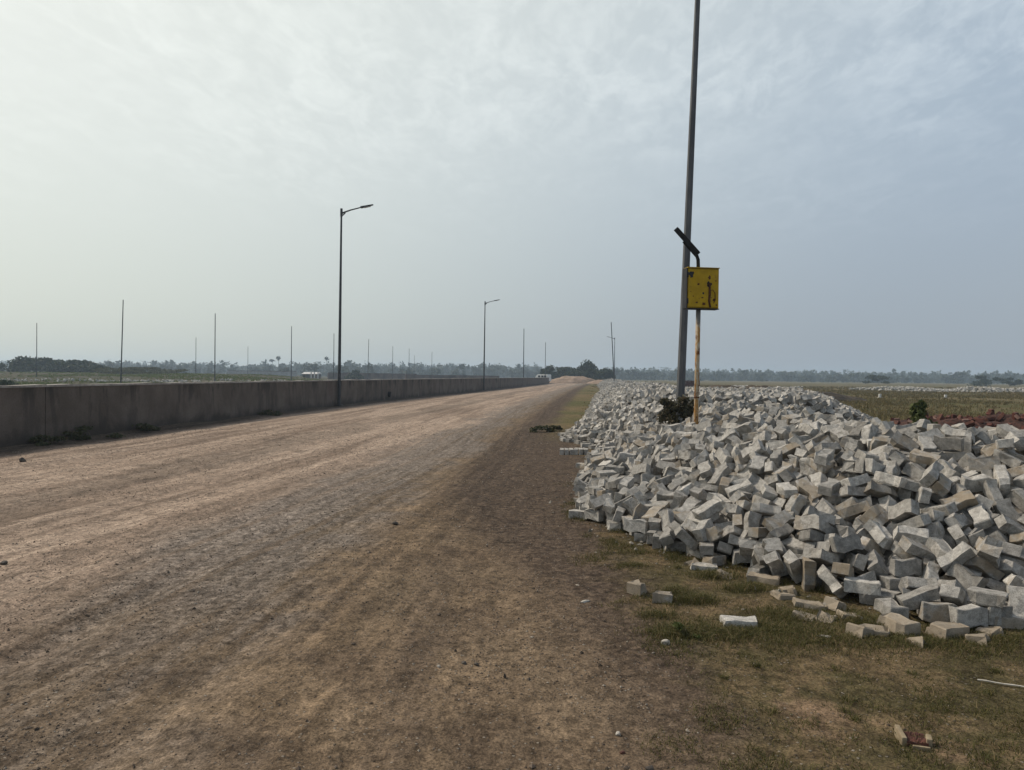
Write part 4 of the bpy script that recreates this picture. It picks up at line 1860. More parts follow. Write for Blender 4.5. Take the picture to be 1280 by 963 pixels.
def yellow_material():
    t = NT('yellow_rusty_paint'); p = t.obj()
    n = t.noise(p, 9, 5, .6); n2 = t.noise(t.scale(p, (1, 1, .5)), 13, 5, .65, .5)
    c = t.mix(t.ramp(n, .3, .7), (.36, .225, .004), (.46, .295, .006))
    c = t.mix(t.math('MULTIPLY', t.ramp(n2, .63, .70), .85), c, (.10, .042, .010))
    c = t.mix(t.math('MULTIPLY', t.ramp(t.noise(p, 4, 4), .55, .75), .25), c, (.28, .13, .008))
    t.col(c); t.b.inputs['Roughness'].default_value = .55; t.bump(n2, .15, .003)
    return t.m
def rusty_post_material():
    t = NT('rusty_painted_post'); p = t.obj()
    s = t.n('ShaderNodeSeparateXYZ'); t.set(s.inputs[0], p)
    n = t.noise(t.scale(p, (1.5, 1.5, .45)), 12, 6, .7, .6)
    c = t.mix(t.ramp(n, .44, .54), (.40, .35, .26), (.34, .18, .055))
    c = t.mix(t.ramp(t.noise(p, 6, 5, .6), .5, .62), c, (.13, .048, .016))
    top = t.ramp(s.outputs[2], 2.38, 2.50)
    c = t.mix(top, c, (.18, .17, .15)); t.col(c); t.bump(n, .3, .004)
    return t.m

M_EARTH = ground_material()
M_BLOCK = concrete_block_material('cast_concrete', False)
M_MASS = concrete_block_material('cast_concrete_heap', True)
M_WALL = wall_material()
M_COPING = simple('cement_coping', (.24, .215, .19), (.36, .33, .29), 6)
M_GALV = simple('galvanised_steel', (.070, .073, .078), (.125, .128, .132), 5, .6, .15, .08, .002, (1, 1, .25))
M_DARKSTEEL = simple('dark_painted_steel', (.035, .038, .042), (.06, .065, .07), 8, .5, .3)
M_LAMP = simple('lamp_housing', (.05, .055, .06), (.08, .085, .09), 8, .5, .2)
M_LENS = simple('lamp_lens', (.5, .5, .5), (.6, .6, .6), 8, .2)
M_YELLOW = yellow_material(); M_POST = rusty_post_material()
M_BLACK = simple('dull_black', (.010, .010, .011), (.022, .022, .024), 12, .6)
M_RUST = simple('rust', (.055, .022, .010), (.12, .048, .016), 30, .95)
M_PANEL = simple('solar_glass', (.008, .010, .018), (.014, .016, .026), 4, .18)
M_BRICK = simple('red_brick', (.060, .028, .022), (.125, .056, .040), 9, .95, 0, .5, .006)
M_BRICKDARK = simple('old_red_brick', (.060, .025, .020), (.115, .045, .034), 6, .95, 0, .5, .006)
M_RUBBLE = simple('crushed_brick', (.035, .022, .018), (.085, .042, .033), 14, 1, 0, 1.0, .03)
M_PINK = simple('dusty_brick', (.13, .078, .062), (.20, .125, .10), 9, .95, 0, .5, .006)
M_MORTAR = simple('lime_mortar', (.21, .165, .105), (.29, .235, .155), 20, .95)
M_DARKSOIL = simple('dark_turned_soil', (.038, .030, .022), (.085, .066, .046), 2.2, 1, 0, .8, .05)
M_BERM = simple('tan_dirt_berm', (.20, .14, .095), (.30, .22, .16), .8, 1, 0, .6, .05)
M_STONE = simple('pale_stone', (.30, .27, .23), (.46, .43, .38), 25)
M_DSTONE = simple('dark_stone', (.05, .042, .036), (.10, .085, .07), 25)
M_WOOD = simple('weathered_stick', (.42, .38, .32), (.56, .52, .45), 15, .8, 0, .3, .002, (1, 8, 8))
M_BARK = simple('bark', (.05, .04, .03), (.10, .08, .06), 8)
M_FAR = leaf_material('far_foliage', (.034, .046, .026), (.058, .074, .040))
M_BUSH = leaf_material('bush_foliage', (.016, .028, .014), (.040, .058, .024), (.06, .07, .03))
M_OLIVE = leaf_material('olive_foliage', (.050, .055, .020), (.085, .085, .034))
M_WEED = leaf_material('weed_foliage', (.045, .050, .022), (.085, .085, .038), (.13, .105, .06))
M_GREEN = leaf_material('fresh_foliage', (.050, .070, .018), (.10, .115, .034))
M_DRYBUSH = leaf_material('dry_shrub_foliage', (.034, .034, .018), (.085, .074, .038), (.13, .10, .06))
M_GRASS = leaf_material('short_grass', (.058, .060, .016), (.125, .108, .034), (.20, .148, .072))
M_FIELDGRASS = leaf_material('field_grass', (.098, .086, .032), (.160, .124, .054), (.20, .15, .075))
M_LEFTGRASS = leaf_material('green_field_grass', (.060, .098, .016), (.125, .150, .034), (.17, .15, .06))
M_WHITE = simple('white_paint', (.62, .62, .60), (.72, .72, .70), 3, .4)
M_GLASS = simple('dark_window_glass', (.02, .024, .028), (.03, .034, .04), 3, .1)
M_TYRE = simple('tyre_rubber', (.02, .02, .02), (.03, .03, .03), 12)
M_LIME = simple('limewashed_wall', (.48, .47, .45), (.60, .59, .56), 1.5)
M_GREYROOF = simple('grey_sheet_roof', (.25, .26, .27), (.36, .37, .38), 1.5)
M_OLDWALL = simple('brown_block_wall', (.085, .065, .055), (.15, .11, .09), .5)

# ------------------------------------------------------------------ terrain: one sheet, the road cut out of it as its own piece
def ground_h(X, Y):
    u = X - hor_f(Y); w = X - wall_x(Y)
    R = np.hypot(X, Y)
    near = np.exp(-np.maximum(R - 6, 0) / 25)
    h = .045 * (fbm(X * .5, Y * .5, 3, 1) - .45) * 2 * np.clip(near + .35, 0, 1)
    road = np.clip((-u - .5) / 1.0, 0, 1) * np.clip((w - .6) / 1., 0, 1)
    h += road * near * .13 * (fbm(w * 2.3, Y * .10, 4, 21) - .45)
    h += road * .08 * (fbm(w * .9, Y * .07, 3, 31) - .45)
    h += near * .022 * (fbm(X * 4.5, Y * 4.5, 3, 41) - .45)
    h += near * .012 * (fbm(X * 17, Y * 17, 2, 51) - .4) * np.exp(-np.maximum(R - 8, 0) / 6)
    # soil banked against the wall
    h += .16 * np.clip(1 - np.maximum(w, 0) / 1.0, 0, 1) ** 1.5 * (fbm(X * .3, Y * .35, 3, 61)) * (w > -.4)
    # rolling fields
    h += np.clip((R - 40) / 60, 0, 1) * (.5 * (fbm(X * .03, Y * .03, 3, 71) - .45)) * np.clip((u - 6) / 10, 0, 1)
    h += np.clip((-w - 2) / 8, 0, 1) * (.5 * (fbm(X * .04, Y * .04, 3, 81) - .4))
    rise = np.clip((-X / np.maximum(Y, 1) - .22) / .12, 0, 1) * np.clip((Y - 95) / 85, 0, 1)
    h += 1.35 * rise * rise * (3 - 2 * rise)
    return h
def build_ground():
    th = np.concatenate([np.arange(-180, -44, 4.0), np.arange(-44, 44, .2), np.arange(44, 180, 4.0)])
    th = np.radians(th); nt = len(th)
    rr = [0.9]
    while rr[-1] < 5500:
        q = .0085 if rr[-1] < 30 else (.014 if rr[-1] < 200 else .04)
        rr.append(rr[-1] * (1 + q))
    rr = np.array(rr); nr = len(rr)
    Rg, T = np.meshgrid(rr, th, indexing='ij')
    X = Rg * np.sin(T); Y = Rg * np.cos(T); Z = ground_h(X, Y)
    V = np.stack([X, Y, Z], -1).reshape(-1, 3)
    I = np.arange(nr * nt).reshape(nr, nt); J = np.roll(I, -1, 1)
    F = np.stack([I[:-1], I[1:], J[1:], J[:-1]], -1).reshape(-1, 4)[:, ::-1]
    fan = np.array([[nr * nt, J[0, k], I[0, k], I[0, k]] for k in range(nt)])
    C = V[F].mean(1)
    u = C[:, 0] - hor_f(C[:, 1]); w = C[:, 0] - wall_x(C[:, 1])
    edge = -1.0 + 1.1 * (fbm(C[:, 0] * .5, C[:, 1] * .4, 3, 91) - .45)
    road = (u < edge) & (w > .5) & (C[:, 1] > -20) & (C[:, 1] < 215)
    for name, sel in (('dirt_road', road), ('ground', ~road)):
        f = F[sel]; used, inv = np.unique(f, return_inverse=True)
        VV = V[used]; f = inv.reshape(-1, 4)
        if name == 'ground':    # close the middle under the camera
            ring = np.searchsorted(used, I[0]) if np.isin(I[0], used).all() else None
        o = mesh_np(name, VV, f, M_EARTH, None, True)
        me = o.data
        for nm, fx in (('road_uv', hor_f), ('wall_uv', wall_x)):
            lay = me.uv_layers.new(name=nm)
            li = np.empty(len(me.loops), np.int32); me.loops.foreach_get('vertex_index', li)
            uvv = np.stack([VV[:, 0] - fx(VV[:, 1]), VV[:, 1]], -1)[li]
            lay.data.foreach_set('uv', uvv.astype(np.float32).ravel())
        tag(o, kind='structure')
    tag(bpy.data.objects['dirt_road'], 'wide unpaved road of pale rutted dust')
build_ground()
def gz(x, y): return float(ground_h(np.array([x]), np.array([y]))[0])

def mound(name, cx, cy, rx, ry, h, mat, rz=0, seed=1, n=56, kind='structure', label=None, base=-.05):
    a = np.linspace(-1, 1, n); A, B = np.meshgrid(a, a)
    d = np.hypot(A, B)
    H = h * np.clip(1 - d ** 2.2, 0, 1) ** .8 * (.55 + .9 * fbm(A * 3.1 + seed, B * 3.1, 4, seed)) + .12 * h * (fbm(A * 11, B * 11, 3, seed + 3) - .5) * (d < .95)
    c, s = math.cos(rz), math.sin(rz)
    X = cx + c * A * rx - s * B * ry; Y = cy + s * A * rx + c * B * ry
    V = np.stack([X, Y, np.where(d < 1, H, 0) + base], -1).reshape(-1, 3)
    I = np.arange(n * n).reshape(n, n)
    F = np.stack([I[:-1, :-1], I[:-1, 1:], I[1:, 1:], I[1:, :-1]], -1).reshape(-1, 4)
    inside = (d.reshape(-1)[F] < 1.02).any(1)
    o = mesh_np(name, V, F[inside], mat, None, True); tag(o, label, kind=kind)
    return o

# ------------------------------------------------------------------ boundary wall along the left side of the road
def build_wall():
    root = empty('boundary_wall', (WALL[2][0], WALL[2][1], 0))
    tag(root, 'long low plastered concrete wall with stained joints along the left of the dirt road', 'wall')
    off = -Vector(root.location)
    ys = []; 
    y = -8.0
    while y < 179: ys.append(y); y += 6.2
    ys.append(179.0)
    def sect(name, y0, y1, x_in, x_out, z0, z1, mat, rough=0.0):
        n = max(2, int((y1 - y0) / .8)); V = []; F = []
        for i in range(n + 1):
            yy = y0 + (y1 - y0) * i / n; xx = float(wall_x(yy))
            hh = z1(yy) if callable(z1) else z1; ll = z0(yy) if callable(z0) else z0
            j = rough * (random.random() - .5)
            V += [Vector((xx + x_in, yy, ll)) + off, Vector((xx + x_out, yy, ll)) + off, Vector((xx + x_out, yy, hh + j)) + off, Vector((xx + x_in, yy, hh + j)) + off]
            if i:
                a = 4 * (i - 1); b = 4 * i
                for k in range(4): F.append([a + k, a + (k + 1) % 4, b + (k + 1) % 4, b + k])
        F.append([0, 3, 2, 1]); F.append([4 * n, 4 * n + 1, 4 * n + 2, 4 * n + 3])
        bm = bmesh.new(); vs = [bm.verts.new(v) for v in V]
        for f in F: bm.faces.new([vs[k] for k in f])
        bmesh.ops.recalc_face_normals(bm, faces=bm.faces[:])
        me = bpy.data.meshes.new(name); bm.to_mesh(me); bm.free(); me.materials.append(mat)
        return link(bpy.data.objects.new(name, me), root)
    top = lambda yy: float(np.interp(yy, [0, 15, 38, 82, 179], [1.25, 1.25, 1.28, 1.36, 1.40]))
    for a, b in zip(ys[:-1], ys[1:]):
        sect('wall_panel', a + .009, b - .009, -.23 + random.uniform(-.006, .006), random.uniform(-.007, .007), -.3, top, M_WALL)
        sect('joint', a - .06, a + .0, -.20, -.018, -.3, lambda yy: top(yy) - .01, M_BLACK) if False else None
        sect('coping', a, b - .006, -.255, .03, lambda yy: top(yy) + .002, lambda yy: top(yy) + .055, M_COPING, .02)
    sect('core', -7.9, 178.9, -.17, -.06, -.3, lambda yy: top(yy) - .02, M_BLACK)
    # drain opening low on the wall
    p = Vector((float(wall_x(47.5)), 47.5, .42)) + off
    m = MB(); m.tube([p + Vector((-.1, 0, 0)), p + Vector((.16, 0, -.03))], .17, 14); m.build('drain_pipe', M_BLACK, root)
build_wall()

# ------------------------------------------------------------------ street lamps and poles
def make_lamp():
    root = empty('street_lamp', (0, 0, 0))
    MB().tube([(0, 0, -.2), (0, 0, 2), (0, 0, 6), (0, 0, 9.85)], [.085, .078, .062, .045], 8).build('pole', M_DARKSTEEL, root)
    MB().box((0, 0, .05), (.34, .34, .03)).build('base_plate', M_DARKSTEEL, root)
    MB().tube([(0, 0, 9.5), (0, 0, 9.9)], [.062, .062], 8).build('collar', M_DARKSTEEL, root)
    m = MB(); m.tube([(0, 0, 9.66), (.45, 0, 9.83), (1.0, 0, 9.98)], [.045, .035, .03], 8)
    m.tube([(0, 0, 9.50), (.20, 0, 9.69)], .03, 6); m.build('arm', M_DARKSTEEL, root)
    bm = bmesh.new(); bmesh.ops.create_cube(bm, size=1)
    for v in bm.verts:
        k = 1.0 if v.co.x < 0 else .55
        v.co = Vector((v.co.x * .66, v.co.y * .24 * k, v.co.z * .085 * k))
    bmesh.ops.bevel(bm, geom=bm.edges[:], offset=.02, segments=2, affect='EDGES')
    Mh = Matrix.Translation((1.28, 0, 10.045)) @ Matrix.Rotation(-math.radians(13), 4, 'Y'); bmesh.ops.transform(bm, matrix=Mh, verts=bm.verts[:])
    me = bpy.data.meshes.new('lamp_head'); bm.to_mesh(me); bm.free(); me.materials.append(M_LAMP)
    h = link(bpy.data.objects.new('lamp_head', me), root)
    m = MB(); m.box((0, 0, 0), (.34, .16, .012)); q = Matrix.Translation((1.30, 0, 9.995)) @ Matrix.Rotation(-math.radians(13), 4, 'Y')
    m.V = [q @ Vector(v) for v in m.V]; m.build('lens', M_LENS, h)
    return root
def copy_tree(o, parent=None):
    c = o.copy(); COL.objects.link(c)
    if parent: c.parent = parent
    for ch in list(o.children): copy_tree(ch, c)
    return c
lamp = make_lamp()
LAMPS = [(float(wall_x(38.2)) + .14, 38.2, 0, 1, 'tall dark street lamp nearest along the wall, its arm reaching over the road'),
         (float(wall_x(82)) + .14, 82.0, 0, .97, 'smaller street lamp farther along the wall with its arm over the road'),
         (20.2, 150.0, 180, .96, 'faint street lamp beyond the block heaps, its arm pointing left')]
for i, (x, y, rz, s, lb) in enumerate(LAMPS):
    o = lamp if i == 0 else copy_tree(lamp)
    o.location = (x, y, gz(x, y)); o.rotation_euler = (0, math.radians(0.25), math.radians(rz)); o.scale = (1, 1, s)
    tag(o, lb, 'street lamp', 'street lamps along the dirt road')

def pole(base, top, r0, r1, mat=M_GALV, seg=8):
    base = Vector(base); top = Vector(top); root = empty('steel_pole', base)
    d = top - base
    MB().tube([d * k for k in (-.0, .15, .35, .6, 1)], [r0 + (r1 - r0) * k for k in (0, .15, .35, .6, 1)], seg).build('shaft', mat, root)
    MB().tube([d * .0, d.normalized() * .09], [r0 * 1.5, r0 * 1.4], seg).build('base_collar', mat, root)
    return root
# the near pole that rises out of the top of the picture
b = P(849.5, 520, 13.3); tp = P(872, 0, 13.3); d = (tp - b).normalized()
o = pole(b - d * (b.z / d.z), b + d * 9.2, .080, .040)
tag(o, 'tall leaning galvanised pole rising from the near block heap behind the yellow box', 'pole', 'bare steel poles')
for px, top, lean, lb in (
        (46, 404, 0, 'thin bare pole farthest left, behind the dark thicket'), (154, 375, 2.5, 'tallest bare pole beyond the left part of the wall, leaning slightly right'),
        (245, 422, 0, 'short faint bare pole just left of the taller one in the left field'), (269, 392, 0, 'second tallest bare pole standing in the left field'),
        (310, 433, 0, 'very faint short bare pole right of the two paired poles'), (364.5, 408, 0, 'bare pole in front of the low white shed'),
        (417.5, 417, 0, 'bare pole just left of the nearest street lamp'), (461, 424, 1, 'bare pole first to the right of the nearest street lamp'),
        (491, 433, 0, 'faint bare pole second to the right of the nearest street lamp'), (511.5, 436, 0, 'far bare pole, left one of a close pair midway between the lamps'),
        (518, 444, 0, 'far short bare pole, right one of a close pair midway between the lamps'), (540, 440, 0, 'faint bare pole last before the second street lamp'),
        (655, 411, 0, 'bare pole by the wall just past the second street lamp'), (682, 428, 0, 'bare pole at the far end of the wall'),
        (768, 403, -4, 'bare pole beyond the block heaps, leaning left across a lamp post')):
    hz = 464 + .0109 * px
    Y = 8.4 * 950 / (hz - top); 
    tp = P(px, top, Y); bx = tp.x - lean * Y / 950
    if lean < 0: bx = tp.x + 4 * Y / 950; 
    z0 = gz(bx, Y)
    if px == 768: tp = P(764, 403, Y); bx = P(768.3, 477, Y).x; z0 = 0
    o = pole((bx, Y, z0 - .1), tp, .085, .055, M_DARKSTEEL, 6); tag(o, lb, 'pole', 'bare steel poles')

# ------------------------------------------------------------------ yellow control box with solar panel
def build_box():
    Y = 11.6; pb = P(870, 529, Y); pt = P(874, 336, Y)
    root = empty('solar_control_box', (pb.x, pb.y, 0)); tag(root, 'rusty yellow metal box with tilted solar panel on a rusted post', 'control box')
    dx = (pt.x - pb.x) / (pt.z - pb.z)
    zt = P(873, 322, Y).z; zb = pb.z
    S = lambda z: (dx * (z - zb), 0, z)
    zbot = P(876, 386, Y).z; ztop = P(876, 336.5, Y).z
    MB().tube([S(0), S(zb), S(1.6), S(zbot - .02)], .036, 12).build('post', M_POST, root, True)
    for zz in (zb + .38,): MB().tube([S(zz), S(zz + .02)], .043, 12).build('post_ring', M_RUST, root)
    cx = P(876.5, 361, Y).x - pb.x; w = 41 / 950 * Y; h = ztop - zbot; zc = (ztop + zbot) / 2; dp = .15
    rot = Matrix.Rotation(math.radians(8.5), 3, 'Z')
    yc = -.0
    body = MB().box((cx, yc, zc), (w, dp, h), rot, .008).build('cabinet', M_YELLOW, root)
    # door leaf a little proud of the front, hinges, lock, gland, rim
    L = lambda x, y, z: Vector((cx, yc, zc)) + rot @ Vector((x, y, z))
    door = MB().box(L(.0, -dp / 2 - .008, 0), (w - .02, .014, h - .03), rot, .004).build('door', M_YELLOW, root)
    side = MB().box(L(-w / 2 - .008, 0, 0), (.014, dp + .02, h + .004), rot).build('side_flange', M_BLACK, root)
    MB().box(L(0, -.01, -h / 2 - .010), (w + .004, dp + .016, .014), rot).build('bottom_rim', M_BLACK, root)
    MB().box(L(0, -.02, h / 2 + .007), (w + .004, dp + .022, .010), rot).build('top_rim', M_YELLOW, root)
    fy = -dp / 2 - .0185
    def blob(name, x, z, rx, rz_, mat, seed, parent=door, n=14, t=.004):
        R = random.Random(seed); V = []; 
        for k in range(n):
            a = 2 * math.pi * k / n; q = 1 + R.uniform(-.35, .3)
            V.append(L(x + math.cos(a) * rx * q, fy, z + math.sin(a) * rz_ * q))
        n0 = len(V); V += [v + rot @ Vector((0, t, 0)) for v in V]
        F = [list(range(n0))[::-1]] + [[k, (k + 1) % n0, n0 + (k + 1) % n0, n0 + k] for k in range(n0)]
        mesh_py(name, V, F, mat, parent)
    # px in the photograph's zoom: box 185..495 wide, 490..845 high
    K = lambda a, b_: ((a - 340) / 310 * w, (667 - b_) / 355 * h)
    x, z = K(216, 545); blob('rust_patch', x + .004, z - .004, .042, .048, M_BLACK, 1)
    x, z = K(395, 632); blob('lock_plate', x, z, .036, .042, M_BLACK, 2)
    MB().tube([L(x, fy, z), L(x, fy - .035, z)], .016, 10).build('lock', M_RUST, door)
    x, z = K(397, 570); blob('rust_patch', x, z, .022, .030, M_RUST, 3)
    x, z = K(340, 712); blob('rust_patch', x, z, .015, .020, M_BLACK, 4)
    for a, b_, r in ((290, 632, .020), (275, 795, .016), (345, 806, .028), (330, 752, .015), (445, 770, .024), (240, 740, .010), (215, 700, .008), (460, 600, .010), (470, 815, .014)):
        x, z = K(a, b_); blob('rust_patch', x, z, r, r * .8, M_RUST, a)
    pts = [L(K(398, 640)[0], fy - .004, K(398, 640)[1]), L(K(400, 700)[0], fy - .006, K(0, 720)[1]), L(K(394, 0)[0], fy - .004, K(0, 780)[1]), L(K(408, 0)[0], fy - .004, K(0, 838)[1])]
    MB().tube(pts, [.014, .018, .015, .015], 6).build('rust_run', M_RUST, door, True)
    pts = [L(K(402, 0)[0], fy - .005, K(0, 690)[1]), L(K(430, 0)[0], fy - .006, K(0, 680)[1]), L(K(452, 0)[0], fy - .006, K(0, 712)[1]), L(K(455, 0)[0], fy - .005, K(0, 770)[1]), L(K(440, 0)[0], fy - .004, K(0, 800)[1])]
    MB().tube(pts, .005, 6).build('cable', M_RUST, door, True)
    for zz in (-.2, .2): MB().tube([L(-w / 2 + .004, fy + .002, zz - .04), L(-w / 2 + .004, fy + .002, zz + .04)], .009, 8).build('hinge', M_BLACK, door)
    # arm and panel
    a0 = P(873, 336, Y) - Vector((pb.x, pb.y, 0)); a1 = P(872.5, 322, Y) - Vector((pb.x, pb.y, 0)); a2 = P(861, 309, Y) - Vector((pb.x, pb.y, 0))
    a0.y = a1.y = a2.y = 0
    MB().tube([a0 - Vector((0, 0, .03)), a0.lerp(a1, .8), a1 + (a2 - a1) * .12, a2], [.028, .028, .028, .026], 10).build('arm', M_BLACK, root, True)
    e0 = P(844.5, 286, Y) - Vector((pb.x, pb.y, 0)); e1 = P(872.5, 317.5, Y) - Vector((pb.x, pb.y, 0)); e0.y = e1.y = 0
    c = (e0 + e1) / 2; dirv = (e1 - e0); Ln = dirv.length; ang = math.atan2(-dirv.z, dirv.x)
    xa = dirv.normalized(); vd = (c + Vector((pb.x, pb.y, -CAMZ))).normalized(); ya = (vd - xa * vd.dot(xa)).normalized(); za = xa.cross(ya)
    RM = Matrix((xa, ya, za)).transposed()
    fr = MB().box(c, (Ln, .50, .075), RM, .004).build('solar_panel', M_BLACK, root)
    MB().box(c + RM @ Vector((0, 0, .0385)), (Ln - .04, .50, .004), RM).build('panel_glass', M_PANEL, fr)
    for k in (-1, 1): MB().box(c + RM @ Vector((.10, k * .14, -.045)), (.26, .03, .03), RM).build('bracket', M_BLACK, fr)
build_box()

# ------------------------------------------------------------------ paving blocks
def block_mesh(seed, half=False, simple_=False):
    R = random.Random(seed); o = outline()
    if half:
        s = .56; pts = [(x * s, y) for x, y in o]
        jag = [(.063 + R.uniform(-.022, .012), yy) for yy in (-.058, -.032, -.008, .018, .04, .062)]
        left = [p for p in pts if p[0] < .0]
        lo = [p for p in left if p[1] < 0]; up = [p for p in left if p[1] > 0]
        pts = lo + jag + up; o = pts
    n = len(o); V = []; F = []
    cx = sum(p[0] for p in o) / n; cy = sum(p[1] for p in o) / n
    def inset(p, q):
        d = Vector((p[0] - cx, p[1] - cy)); L = d.length; return (p[0] - d.x / L * q, p[1] - d.y / L * q)
    if simple_:
        rings = [(-.04, 0), (.04, .004)]
    else:
        rings = [(-.04, .004), (-.036, 0), (.032, 0), (.040, .008)]
    chip = {R.randrange(n): R.uniform(.006, .027) for _ in range(6)} if not simple_ else {}
    big_ = {}
    if not simple_ and R.random() < .55:
        a_ = R.randrange(n); big_ = {a_: R.uniform(.012, .034), (a_ + 1) % n: R.uniform(.004, .024)}
    for ri, (z, q) in enumerate(rings):
        for k, p in enumerate(o):
            c = big_.get(k, 0) * (.55 + .15 * ri) + chip.get(k, 0) * (1 if ri >= len(rings) - 2 else 0)
            x, y = inset(p, q + c)
            j = .0026 if not simple_ else 0
            V.append((x + R.uniform(-j, j), y + R.uniform(-j, j), z - (c * .7 if ri == len(rings) - 1 else 0) + R.uniform(-j, j)))
    for r in range(len(rings) - 1):
        for k in range(n): F.append([r * n + k, r * n + (k + 1) % n, (r + 1) * n + (k + 1) % n, (r + 1) * n + k])
    F.append(list(range(n))[::-1]); F.append([(len(rings) - 1) * n + k for k in range(n)])
    return V, F
def unpack(s):
    a = np.array(s, float).reshape(-1, 8)
    return np.concatenate([a[:, :3] * .001, a[:, 3:7] / 200, a[:, 7:]], 1)
FULL = [block_mesh(100 + k) for k in range(13)]; HALF = [block_mesh(200 + k, True) for k in range(5)]
FULL = [([(x * 1.07, y * 1.07, z * 1.07) for x, y, z in V], F) for V, F in FULL]; HALF = [([(x * 1.07, y * 1.07, z * 1.07) for x, y, z in V], F) for V, F in HALF]
LOWP = [block_mesh(300 + k, False, True) for k in range(3)]
BM = []
for lst in (FULL, HALF):
    row = []
    for V, F in lst:
        me = bpy.data.meshes.new('paving_block'); me.from_pydata(V, [], F); me.materials.append(M_BLOCK); row.append(me)
    BM.append(row)
def tones(n, R):
    t = np.clip(R.normal(.50, .24, n), 0, 1); g = np.clip(R.random(n) ** 3.0, 0, 1); return t, g
def near_blocks():
    A = unpack(HERO); R = np.random.default_rng(5); t, g = tones(len(A), R)
    for i, r in enumerate(A):
        half = int(r[7]); o = bpy.data.objects.new('paving_block', BM[half][i % len(BM[half])])
        o.rotation_mode = 'QUATERNION'; q = Quaternion(r[3:7]).normalized(); o.rotation_quaternion = q; o.location = r[:3]
        o.color = (t[i], g[i], 0, 1); link(o)
        tone = 'tan stained' if g[i] > .6 else ('pale grey' if t[i] > .62 else ('dark grey' if t[i] < .36 else 'mid grey'))
        up = abs((q @ Vector((1, 0, 0))).z); fl = abs((q @ Vector((0, 0, 1))).z)
        pose = 'standing on end' if up > .8 else ('lying flat' if fl > .88 else ('resting on its side' if fl < .35 and up < .45 else 'lying tilted'))
        x, y, z = r[:3]
        if z < .22 and y < 9.5: place = 'in the bottom row of the near heap'
        elif x < 1.0 + .08 * y and y > 6: place = 'at the roadside end of the near heap'
        elif z > .9: place = 'along the top of the near heap'
        elif z > .55: place = 'high on the front of the near heap'
        else: place = 'low on the front of the near heap'
        tag(o, f'{tone} {"broken " if half else ""}block {pose} {place}', 'paving block', 'loose concrete paving blocks of the near heap')
near_blocks()
def mass_blocks():
    Vs = []; Fs = []; Ts = []; n0 = 0
    R = np.random.default_rng(11)
    def put(V, F, loc, q, tn):
        nonlocal n0
        W = np.array([q @ Vector(v) for v in V]) + np.array(loc)
        Vs.append(W); Fs.extend([[k + n0 for k in f] for f in F]); n0 += len(V); Ts.append(np.tile(tn, (len(V), 1)))
    A = unpack(MASS); t, g = tones(len(A), R)
    for i, r in enumerate(A):
        V, F = (HALF[i % 5] if r[7] else FULL[i % 13]) if r[1] < 13 else LOWP[i % 3]
        put(V, F, r[:3], Quaternion(r[3:7]).normalized(), (t[i], g[i], 0, 1))
    # farther heaps
    for y0, y1, dens, lift in ((16.2, 40, 62, .03), (40, 80, 26, .04), (80, 168, 7, .05)):
        n = int((y1 - y0) * 24 * dens); X = R.uniform(0, 24, n) + np.where(y0 > 70, 4, 0); Y = R.uniform(y0, y1, n)
        d = sdf(X, Y); k = (d > -.22 * R.random(n) ** 2) & (X < .75 * Y + 2); X = X[k]; Y = Y[k]; H = heap(X, Y)
        t, g = tones(len(X), R); Q = R.normal(size=(len(X), 4)); Q /= np.linalg.norm(Q, axis=1)[:, None]
        dd = sdf(X, Y)
        for i in range(len(X)):
            lowq = dd[i] < .12
            q = Quaternion((0, 0, 1), R.uniform(0, 6.28)) if lowq else Quaternion(Q[i])
            put(*LOWP[i % 3], (X[i], Y[i], .042 if lowq else max(H[i] + R.uniform(-.06, .07), .04) + lift), q, (min(1, t[i] * 1.15 + .1), g[i] * .6, 0, 1))
    # heap body under the top layer
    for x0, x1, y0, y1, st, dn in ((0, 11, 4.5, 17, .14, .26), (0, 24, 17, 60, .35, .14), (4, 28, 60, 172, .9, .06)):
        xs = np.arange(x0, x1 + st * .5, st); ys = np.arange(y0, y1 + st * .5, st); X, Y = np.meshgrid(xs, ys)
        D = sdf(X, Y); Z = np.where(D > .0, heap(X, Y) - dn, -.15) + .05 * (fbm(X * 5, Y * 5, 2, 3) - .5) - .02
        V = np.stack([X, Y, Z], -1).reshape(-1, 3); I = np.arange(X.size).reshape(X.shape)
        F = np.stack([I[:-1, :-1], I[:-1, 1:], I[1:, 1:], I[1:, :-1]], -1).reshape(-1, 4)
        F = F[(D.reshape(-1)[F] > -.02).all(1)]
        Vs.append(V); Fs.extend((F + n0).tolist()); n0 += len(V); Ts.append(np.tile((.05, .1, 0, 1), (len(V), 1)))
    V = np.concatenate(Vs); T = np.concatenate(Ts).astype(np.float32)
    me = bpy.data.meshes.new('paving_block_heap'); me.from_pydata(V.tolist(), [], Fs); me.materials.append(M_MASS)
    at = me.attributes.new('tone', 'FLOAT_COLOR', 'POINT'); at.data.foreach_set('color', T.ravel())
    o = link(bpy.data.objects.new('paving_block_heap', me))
    tag(o, 'long heap of grey concrete paving blocks dumped along the right of the road', 'block heap', kind='stuff')
mass_blocks()
def loose_block(px, py, rz, tone, tan, label, half=0, tilt=(0, 0), sink=0, k=0, z=None, stand=False, at=None):
    p = at or G(px, py)
    o = bpy.data.objects.new('paving_block', BM[half][k % len(BM[half])])
    o.rotation_euler = (math.radians(tilt[0]) + (math.pi / 2 if stand else 0), math.radians(tilt[1]), math.radians(rz))
    o.location = (p.x, p.y, (gz(p.x, p.y) + (.056 if stand else .04) - sink) if z is None else z)
    o.color = (tone, tan * 1.7, 0, 1); link(o); tag(o, label, 'paving block', 'stray concrete paving blocks on the ground')
